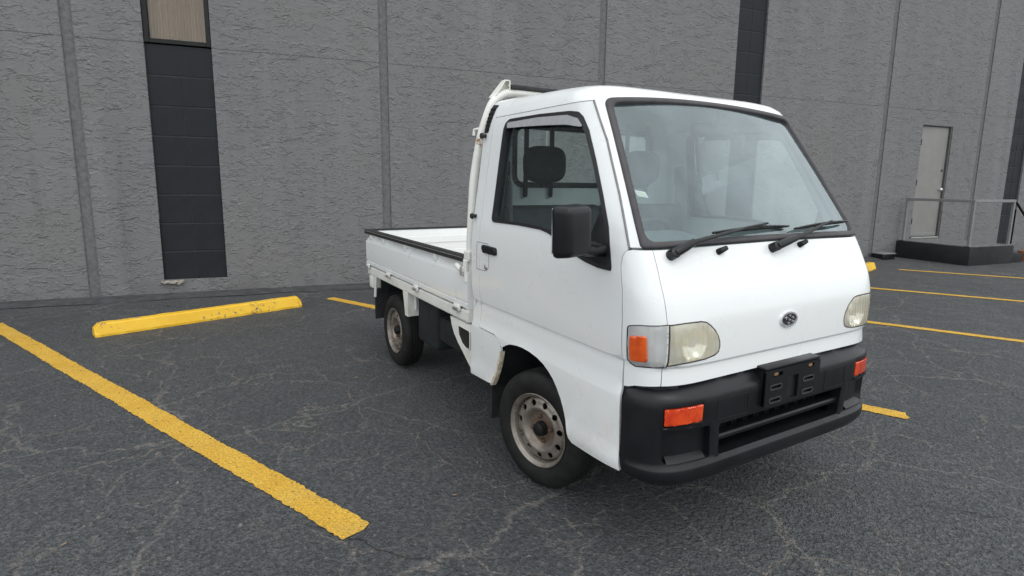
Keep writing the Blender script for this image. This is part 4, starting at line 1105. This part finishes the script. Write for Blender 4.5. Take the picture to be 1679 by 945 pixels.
# --- wheels
def tyre_prof():
    r = [(.158, -.052), (.166, -.064), (.180, -.071), (.205, -.0745), (.228, -.0735), (.246, -.067), (.256, -.058), (.2625, -.047)]
    for c in (-.030, -.010, .010, .030): r += [(.2645, c-.008), (.2645, c+.0045), (.258, c+.0055), (.258, c+.0075)] if c < .03 else [(.2645, c-.008), (.2645, c+.008)]
    r = [(q*.985 if q > .2 else q, h) for q, h in r]
    return r+[(.2625*.985, .047), (.252, .058), (.242, .067), (.225, .0735), (.202, .0745), (.180, .071), (.166, .064), (.158, .052)]
def rim_depth(r):
    return -interp([(.03, .030), (.045, .030), (.060, .029), (.068, .028), (.075, .032), (.084, .046), (.091, .054), (.100, .056), (.112, .050), (.126, .049), (.135, .046), (.1445, .030)], r)
def make_wheel():
    w = empty('wheel', parent=trk)
    b = MB(); b.lathe(tyre_prof(), 'y', (0, 0, 0), 72, 1, False); b.build('tyre', 'tyre', w, angle=25)
    b = MB(); b.lathe([(.1445, -.034), (.1465, -.045), (.1485, -.056), (.154, -.061), (.159, -.065), (.1625, -.070), (.165, -.068), (.163, -.062), (.150, -.045), (.147, .02), (.165, .06)], 'y', (0, 0, 0), 56, 1, False); b.build('rim_barrel', 'rim', w, angle=30)
    disc = [(.1445*math.cos(2*math.pi*k/56), .1445*math.sin(2*math.pi*k/56)) for k in range(56)]
    hs = []
    for k in range(11):
        a = 2*math.pi*(k+.3)/11; cx, cz = .1195*math.cos(a), .1195*math.sin(a)
        hs.append([(cx+.0140*math.cos(t*math.pi/7), cz+.0140*math.sin(t*math.pi/7)) for t in range(14)])
    link('rim_disc', panel_bm(lambda u, v: (u, rim_depth(math.hypot(u, v)), v), [disc], hs, .009, .006, (), (), 0, 0, lambda p: Vector((0, -1, 0))), 'rim', w, angle=45)
    b = MB(); b.lathe([(0, -.064), (.022, -.064), (.029, -.060), (.032, -.050), (.034, -.026)], 'y', (0, 0, 0), 28); b.build('hub_cap', 'frame_dark', w)
    for k in range(4):
        a = math.pi/2*k+.2; c = (.0545*math.cos(a), 0, .0545*math.sin(a))
        b = MB(); b.lathe([(0, -.048), (.006, -.047), (.0105, -.040), (.0115, -.027)], 'y', c, 6); b.build('wheel_nut', 'nut', w)
    b = MB(); b.lathe([(0, .03), (.12, .03), (.14, .02), (.14, -.01), (0, -.012)], 'y', (0, 0, 0), 32); b.build('brake_drum', 'dark', w)
    return w
w0 = make_wheel()
w0.location = (0, -.606, .2605); w0.rotation_euler = (0, 0, .232)
for x, y, rz in ((-1.885, -.606, 0), (0, .606, math.pi+.232), (-1.885, .606, math.pi)):
    w_ = copy_tree(w0, trk); w_.location = (x, y, .2605); w_.rotation_euler = (0, random.uniform(0, 6), rz)
w0.rotation_euler = (0, 0, .232)

# --- arches, flaps and underbody
for sg in (-1, 1):
    b = MB(); arc = [(.295, .335), (.262, .43), (.225, .50), (.17, .575), (.09, .612), (0, .622), (-.10, .622), (-.19, .612), (-.268, .57), (-.285, .53), (-.31, .46), (-.35, .35)]
    vs = []; fs = []
    for x, z in arc: vs += [(x, sg*.668, z+.004), (x, sg*.36, z+.004)]
    for i in range(len(arc)-1): fs.append((2*i, 2*i+1, 2*i+3, 2*i+2))
    b.mesh(vs, fs); b.build('wheel_arch_liner', 'dark', trk)
    b = MB(); b.bb(-.390, -.378, sg*.50, sg*.685, .165, .40, .004, 1); b.build('mud_flap', 'rubber', trk)
    # rear: dark arch, white stone guard with louvres, hanging flap
    vs = []; fs = []; arc = [(-1.53, .60), (-1.60, .64), (-2.18, .64), (-2.27, .60), (-2.28, .47)]
    b = MB()
    for x, z in arc: vs += [(x, sg*.645, z), (x, sg*.35, z)]
    for i in range(len(arc)-1): fs.append((2*i, 2*i+1, 2*i+3, 2*i+2))
    b.mesh(vs, fs); b.build('rear_arch_liner', 'dark', trk)
    b = MB(); b.bb(-2.300, -2.288, sg*.46, sg*.690, .26, .50, .004, 1); b.build('mud_flap', 'rubber', trk)
    b = MB(); b.tube([(-2.262, sg*.685, .60), (-2.272, sg*.688, .50), (-2.285, sg*.688, .44)], .011, 8); b.build('flap_stay', 'bed_white', trk)
    g_ = empty('stone_guard', parent=trk)
    b = MB(); b.prism([(-1.640, .600), (-1.545, .600), (-1.545, .437), (-1.600, .437)], 'y', sg*.690, sg*.680); b.build('guard_side', 'bed_white', g_, smooth=False)
    b = MB(); b.bb(-1.555, -1.545, sg*.4, sg*.6805, .440, .600, .003, 1); b.bb(-1.60, -1.545, sg*.4, sg*.6795, .437, .444, .002, 1); b.build('guard_face', 'bed_white', g_, smooth=False)
    for k in range(7):
        y = sg*(.635-.028*k); b = MB(); b.box((-1.540, y, .53), (.012, .016, .105), .004, 1); b.build('louvre', 'rail_grey' if k % 2 else 'bed_white', g_, smooth=False)
    # cover behind the cab with a black lidded recess
    sk_ = [(-.585, .352), (-.590, .590), (-.860, .590), (-.845, .545), (-.810, .500), (-.760, .460), (-.700, .425), (-.640, .385)]
    b = MB(); b.prism(sk_, 'y', sg*.688, sg*.66); so = b.build('side_cover', 'bed_white', trk, smooth=False)
    rc_ = rounded([(-.605, .462), (-.605, .560), (-.745, .562), (-.738, .512), (-.70, .478), (-.66, .462)], .012)
    b = MB(); b.prism(rc_, 'y', sg*.6915, sg*.684); b.build('filler_recess', 'black_trim', so, smooth=False)
    q_ = inset(rc_, -.004)
    link('recess_rim', ring_bm(lambda u, v, sg=sg: (u, sg*.6915, v), q_, rc_, .03, .004, .0035, lambda p, sg=sg: Vector((0, sg, 0))), 'bed_white', so)
ch = empty('chassis', parent=trk)
for y in (-.36, .36):
    b = MB(); b.bb(-2.44, .52, y-.035, y+.035, .40, .50, .006, 1); b.build('frame_rail', 'dark', ch, smooth=False)
for x in (-2.40, -1.4, -.75, -.35, .4):
    b = MB(); b.bb(x-.03, x+.03, -.325, .325, .42, .49, .005, 1); b.build('cross_member', 'dark', ch, smooth=False)
b = MB(); b.tube([(-1.885, -.53, .2605), (-1.885, .53, .2605)], .035, 14); b.build('rear_axle', 'dark', ch)
b = MB(); b.tube([(0, -.53, .2605), (0, .53, .2605)], .03, 14); b.build('front_axle', 'dark', ch)
b = MB(); b.bb(-2.38, -1.98, -.28, .30, .24, .42, .04, 3); b.build('engine_block', 'dark', ch)
b = MB(); b.bb(-1.38, -.80, -.02, .42, .26, .42, .03, 3); b.build('fuel_tank', 'dark', ch)
b = MB(); b.bb(-1.30, -.88, -.60, -.42, .34, .50, .02, 2); b.build('battery_box', 'dark', ch)
b = MB(); b.bb(-1.543, -1.22, -.625, -.10, .27, .60, .03, 3); b.build('dark_filler_box', 'dark', ch)  # added dark box, fills the gap so the underbody looks shaded
b = MB(); b.bb(-1.30, -.70, -.30, -.05, .30, .52, .03, 2); b.build('gear_housing', 'dark', ch)
b = MB(); b.tube([(-1.97, -.45, .20), (-1.97, .2, .20)], .06, 16); b.build('silencer', 'dark', ch)
b = MB(); b.tube([(-1.885, .30, .28), (-1.0, .12, .36), (-.4, .06, .40)], .028, 12); b.build('drive_shaft', 'dark', ch)
b = MB(); b.bb(-.56, .56, -.62, .62, .600, .628); b.bb(.28, .56, -.62, .62, .35, .60); b.bb(-.56, -.37, -.62, .62, .37, .60); b.build('cab_floor', 'dark', trk, smooth=False)

# --- load bed
BX0, BX1 = -2.485, -.628
bf = empty('load_bed', parent=trk)
b = MB(); b.bb(BX0+.02, BX1, -.655, .655, .640, .672, .004, 1)
for k in range(9):
    y = -.56+.14*k; b.bb(BX0+.03, BX1-.02, y-.035, y+.035, .6725, .682, .005, 1)
b.build('bed_floor', 'bed_white', bf)
for sg in (-1, 1):
    b = MB(); pf_ = [(.640, .601), (.688, .601), (.690, .610), (.690, .655), (.684, .662), (.640, .662)]
    b.prism([(sg*y, z) for y, z in pf_], 'x', BX0+.03, BX1); b.build('bed_rail', 'bed_white', bf, smooth=False)
b = MB(); b.bb(BX1-.005, BX1+.018, -.66, .66, .60, .945, .005, 1); b.build('head_board', 'bed_white', bf)
b = MB(); b.bb(BX0-.005, BX0+.03, -.655, .655, .60, .662, .005, 1); b.build('rear_sill', 'bed_white', bf)
def gate(sg):
    """side gate: pressed sheet with a step under the top edge."""
    g = empty('side_gate', parent=trk)
    pr_ = [(.652, .672), (.6885, .672), (.694, .678), (.694, .700), (.687, .7045), (.687, .7085), (.694, .713), (.695, .852), (.692, .862), (.670, .886), (.665, .895), (.665, .916), (.682, .926), (.690, .927), (.690, .938), (.652, .938)]
    vs = []; fs = []; n = len(pr_); xs = [BX0+.004, BX0+.012]+[BX0+.012+(BX1-.006-BX0-.02)*k/14 for k in range(1, 14)]+[BX1-.010, BX1-.004]
    for i, x in enumerate(xs):
        for y, z in pr_: vs.append((x, sg*y, z))
    for i in range(len(xs)-1):
        for k in range(n): fs.append((i*n+k, i*n+(k+1) % n, (i+1)*n+(k+1) % n, (i+1)*n+k))
    fs += [tuple(range(n)), tuple(range((len(xs)-1)*n, len(xs)*n))]
    b = MB(); b.mesh(vs, fs); b.build('gate_panel', 'white', g, angle=28)
    b = MB(); b.bb(BX0-.02, BX1-.055, sg*.650, sg*.697, .938, .952, .005, 2); b.bb(BX0-.02, BX1-.055, sg*.6905, sg*.6985, .918, .9375, .003, 1); b.build('edge_cap', 'rubber', g)
    b = MB(); b.bb(BX0, BX1-.06, sg*.6925, sg*.6995, .939, .943, .001, 1); b.build('cap_bead', 'steel', g, smooth=False)
    for x in (-2.36, -2.06, -1.60, -1.08):
        b = MB(); b.box((x, sg*.677, .899), (.024, .032, .048), .006, 2); b.build('rope_tab', 'white', g)
    for x in (-2.42, -1.92, -1.37, -.75):
        h = empty('gate_hinge', parent=g)
        b = MB(); b.box((x, sg*.699, .664), (.075, .013, .030), .005, 2); b.build('hinge_leaf', 'bed_white', h)
        b = MB(); b.tube([(x-.030, sg*.704, .655), (x+.030, sg*.704, .655)], .010, 10); b.build('hinge_pin', 'steel', h)
    for x in (BX1-.035,):
        l_ = empty('gate_latch', parent=g)
        b = MB(); b.box((x+.01, sg*.694, .875), (.030, .018, .120), .004, 1); b.build('latch_plate', 'bed_white', l_)
        b = MB(); b.tube([(x-.075, sg*.703, .893), (x-.02, sg*.712, .886), (x+.010, sg*.712, .880)], [.016, .015, .012], 10); b.build('latch_lever', 'bed_white', l_)
        b = MB(); b.tube([(x+.008, sg*.70, .855), (x+.008, sg*.72, .857), (x+.008, sg*.72, .900)], .006, 8); b.build('latch_pin', 'steel', l_)
gate(-1); gate(1)
tg = empty('tail_gate', parent=trk)
b = MB(); b.bb(BX0-.028, BX0+.006, -.648, .648, .672, .938, .006, 2); b.build('gate_panel', 'white', tg)
b = MB(); b.bb(BX0-.036, BX0+.012, -.65, .65, .9385, .9515, .005, 2); b.build('edge_cap', 'rubber', tg)
b = MB(); b.bb(BX0+.006, BX0+.014, -.62, .62, .70, .76, .004, 1); b.bb(BX0+.006, BX0+.014, -.62, .62, .82, .88, .004, 1); b.build('inner_rib', 'white', tg)
# rear lamps hung under the bed
for sg in (-1, 1):
    l_ = empty('rear_lamp', parent=trk)
    b = MB(); b.bb(-2.455, -2.345, sg*.555, sg*.685, .490, .595, .012, 2); b.build('lamp_box', 'rusty_white', l_)
    b = MB(); b.bb(-2.468, -2.4555, sg*.565, sg*.675, .50, .585, .004, 1); b.build('lamp_lens', 'red_amber', l_)
# guard frame behind the cab
gf = empty('guard_frame', parent=trk)
path = [(-.660, -.662, .60), (-.660, -.662, .95), (-.660, -.652, 1.20), (-.660, -.640, 1.36), (-.660, -.605, 1.55), (-.660, -.570, 1.66), (-.660, -.535, 1.735), (-.660, -.480, 1.778), (-.660, -.40, 1.795), (-.660, -.2, 1.797), (-.660, 0, 1.798)]
path = path+[(x, -y, z) for x, y, z in path[-2::-1]]
def smooth_path(p, n=4):
    p = [Vector(q) for q in p]; out = []
    for i in range(len(p)-1):
        a = p[max(0, i-1)]; b_ = p[i]; c = p[i+1]; d = p[min(len(p)-1, i+2)]
        for k in range(n):
            t = k/n; out.append(.5*((2*b_)+(c-a)*t+(2*a-5*b_+4*c-d)*t*t+(3*b_-a-3*c+d)*t**3))
    out.append(p[-1]); return out
b = MB(); b.tube(smooth_path(path), .0215, 14); b.build('hoop', 'rusty_white', gf)
for y in (-.19, .19):
    b = MB(); b.tube([(-.660, y, .96), (-.660, y, 1.795)], .010, 8); b.build('guard_bar', 'rusty_white', gf)
for z in (1.12,):
    b = MB(); b.tube([(-.660, -.645, z), (-.660, .645, z)], .009, 8); b.build('guard_bar', 'rusty_white', gf)
b = MB(); b.bb(-.690, -.630, -.44, .44, 1.808, 1.832, .008, 2); b.build('ladder_pad', 'rubber', gf)
for sg in (-1, 1):
    b = MB(); b.prism([(sg*.452, 1.79), (sg*.530, 1.755), (sg*.545, 1.762), (sg*.472, 1.850), (sg*.448, 1.850), (sg*.446, 1.80)], 'x', -.685, -.672); b.prism([(sg*.442, 1.80), (sg*.448, 1.80), (sg*.448, 1.850), (sg*.442, 1.850)], 'x', -.685, -.640); b.prism([(sg*.52, 1.772), (sg*.527, 1.768), (sg*.474, 1.852), (sg*.449, 1.853), (sg*.449, 1.848), (sg*.47, 1.846)], 'x', -.6715, -.640)
    b.build('horn_bracket', 'rusty_white', gf, smooth=False)
    b = MB(); b.tube([(-.668, sg*.585, 1.597), (-.695, sg*.600, 1.603), (-.715, sg*.612, 1.600), (-.716, sg*.614, 1.570)], .008, 8); b.build('rope_hook', 'rusty_white', gf)
    b = MB(); b.box((-.655, sg*.665, .955), (.06, .05, .05), .006, 1); b.build('frame_foot', 'rusty_white', gf)

# --- cabin
for sg in (-1, 1):
    st_ = empty('seat', parent=trk)
    b = MB(); b.box((-.13, sg*.315, .775), (.50, .50, .14), .04, 3); b.build('seat_cushion', 'vinyl', st_)
    b = MB(); b.box((-.425, sg*.315, 1.00), (.12, .60, .44), .03, 3, Matrix.Rotation(R(-8), 3, 'Y')); b.build('seat_back', 'vinyl', st_)
    hr = empty('headrest', parent=trk)
    b = MB(); vs = []; fs = []; NU, NV = 40, 20
    sp = lambda x, e: math.copysign(abs(x)**e, x)
    for a in range(NV+1):
        ph = -math.pi/2+math.pi*a/NV
        for k in range(NU):
            th = 2*math.pi*k/NU
            vs.append((-.472+.044*sp(math.sin(ph), .62), sg*.332+.121*sp(math.cos(ph), .55)*sp(math.cos(th), .60), 1.426+.092*sp(math.cos(ph), .55)*sp(math.sin(th), .62)))
    for a in range(NV):
        for k in range(NU): fs.append((a*NU+k, a*NU+(k+1) % NU, (a+1)*NU+(k+1) % NU, (a+1)*NU+k))
    b.mesh(vs, fs); b.build('headrest_pad', 'headrest', hr, angle=80)
    for q in (-.078, .078):
        y = sg*.336+q
        b = MB(); b.tube([(-.526, y, 1.662), (-.520, y, 1.640), (-.519, y, 1.50), (-.524, y, 1.275), (-.528, y, 1.262)], .0125, 10); b.build('headrest_rod', 'black_trim', hr)
        b = MB(); b.lathe([(.013, .014), (.0165, .008), (.0175, 0)], 'x', (-.545, y, 1.266), 14); b.build('rod_socket', 'cabin_white', hr)
    bl_ = empty('seat_belt', parent=trk)
    b = MB(); b.prism([(-.455, 1.40), (-.425, 1.40), (-.365, 1.32), (-.350, .90), (-.445, .90), (-.452, 1.32)], 'y', sg*.585, sg*.590); b.build('belt_webbing', 'belt', bl_, smooth=False)
    b = MB(); b.box((-.430, sg*.585, 1.385), (.06, .024, .10), .008, 2); b.build('belt_guide', 'black_plastic', bl_)
# dashboard, wheel, inner mirror, head lining
vs = []; fs = []; n = 40
for i in range(n+1):
    y = -.635+1.27*i/n; hump = .055*math.exp(-((y+.34)/.20)**4)
    for x, z in ((.575, 1.075), (.54, 1.10), (.45, 1.105+hump*.4), (.36, 1.10+hump), (.30, 1.08+hump*.9), (.275, 1.03), (.28, .85), (.33, .70)): vs.append((x, y, z))
for i in range(n):
    for k in range(7): a = i*8+k; fs.append((a, a+1, a+9, a+8))
b = MB(); b.mesh(vs, fs); b.build('dashboard', 'dash', trk, angle=50)
sw = empty('steering_wheel', parent=trk)
c = Vector((.165, -.335, 1.075)); ax = Vector((-.62, 0, .78)).normalized(); e1 = Vector((0, 1, 0)); e2 = ax.cross(e1)
b = MB(); K = 40; ring = [c+(e1*math.cos(2*math.pi*k/K)+e2*math.sin(2*math.pi*k/K))*.190 for k in range(K)]
vs = []; fs = []
for k in range(K):
    d0 = (ring[k]-c).normalized()
    for q in range(10): a = 2*math.pi*q/10; vs.append(ring[k]+d0*(.0135*math.cos(a))+ax*(.0135*math.sin(a)))
for k in range(K):
    for q in range(10): fs.append((k*10+q, k*10+(q+1) % 10, ((k+1) % K)*10+(q+1) % 10, ((k+1) % K)*10+q))
b.mesh(vs, fs); b.build('wheel_rim', 'vinyl', sw)
b = MB(); b.tube([c-e1*.185, c-ax*.03, c+e1*.185], .014, 8); b.tube([c-ax*.03, c-e2*.185], .014, 8); b.tube([c-ax*.01, c-ax*.30], .03, 12); b.build('wheel_spokes', 'vinyl', sw)
im = empty('interior_mirror', parent=trk)
b = MB(); b.box((.145, .165, 1.580), (.028, .215, .062), .014, 3, Matrix.Rotation(R(-14), 3, 'Z')); b.build('mirror_shell', 'black_plastic', im)
b = MB(); b.tube([(.165, .165, 1.585), (.20, .14, 1.625), (.205, .12, 1.668)], .008, 8); b.build('mirror_stem', 'black_plastic', im)
hl_f = [(-.535, 1.657), (-.50, 1.662), (-.392, 1.672), (-.2, 1.684), (0, 1.689)]
link('head_lining', panel_bm(PC, [to_u([(-.54, vm), (-.54, 1.630), (.20, 1.630)], -1)+hl_f+mir(hl_f)[1:]+to_u([(.20, 1.630), (-.54, 1.630), (-.54, vm)], 1)], (), .05, 0, (), (), -.016, 0, outw), 'liner', trk)
for sg in (-1, 1):
    P = PS(sg); ow = lambda p, sg=sg: Vector((0, sg, .1))
    link('pillar_lining', panel_bm(P, [[(-.55, .63), (-.46, .63), (-.46, 1.66), (-.55, 1.66)]], (), .06, 0, (), (), -.03, 0, ow), 'cabin_white', trk)
for sg in (-1, 1):
    P = PS(sg); ow = lambda p, sg=sg: Vector((.5, sg, .1))
    link('pillar_trim', panel_bm(P, [[(.50, 1.03), (.478, 1.10), (.447, 1.186), (.392, 1.292), (.324, 1.415), (.255, 1.532), (.205, 1.590), (.215, 1.655), (.30, 1.60), (.36, 1.50), (.47, 1.31), (.56, 1.15), (.58, 1.05)]], (), .03, .004, (), (), -.024, 0, ow), 'liner', trk)
# --- loose bits on the asphalt
b = MB(); rr = random.Random(21)
for i in range(520):
    if i < 330: x, y = rr.uniform(-3.5, 1.6), rr.uniform(-3.4, 1.5)
    else: x, y = rr.uniform(-4.5, 1.5), rr.uniform(-3.4, 9)
    if (Vector((math.cos(TH), math.sin(TH), 0)).dot(Vector((x, y, 0)))) > DW-.1: continue
    s_ = rr.uniform(.002, .0055)*(1.6 if rr.random() < .08 else 1)
    q = [(x+s_*rr.uniform(.6, 1.2)*math.cos(a), y+s_*rr.uniform(.6, 1.2)*math.sin(a)) for a in (0, 1.6, 3.1, 4.6)]
    vs = [(px_, py_, .0) for px_, py_ in q]+[(x+(px_-x)*.6, y+(py_-y)*.6, s_*rr.uniform(.7, 1.2)) for px_, py_ in q]
    b.mesh(vs, [(4, 5, 6, 7)]+[(k, (k+1) % 4, 4+(k+1) % 4, 4+k) for k in range(4)])
b.build('loose_gravel', 'pebble', smooth=False, kind='stuff', merge=False)
b = MB()
for i in range(34):
    x, y = (rr.uniform(-4.3, 1.2), rr.uniform(-3.3, -.2)) if i < 34 else (rr.uniform(-3.8, 1.3), rr.uniform(-1, 6))
    if (Vector((math.cos(TH), math.sin(TH), 0)).dot(Vector((x, y, 0)))) > DW-.2: continue
    a = rr.uniform(0, 6.3); l = rr.uniform(.006, .016); w_ = l*rr.uniform(.25, .5); d = Vector((math.cos(a), math.sin(a), 0)); n = Vector((-d.y, d.x, 0)); c = Vector((x, y, .006))
    z = lambda: Vector((0, 0, rr.uniform(0, .006)))
    b.mesh([c-d*l+z(), c+n*w_+z(), c+d*l+z(), c-n*w_+z()], [(0, 1, 2), (0, 2, 3)])
b.build('dry_leaf_litter', 'leaf', smooth=False, kind='stuff', merge=False)
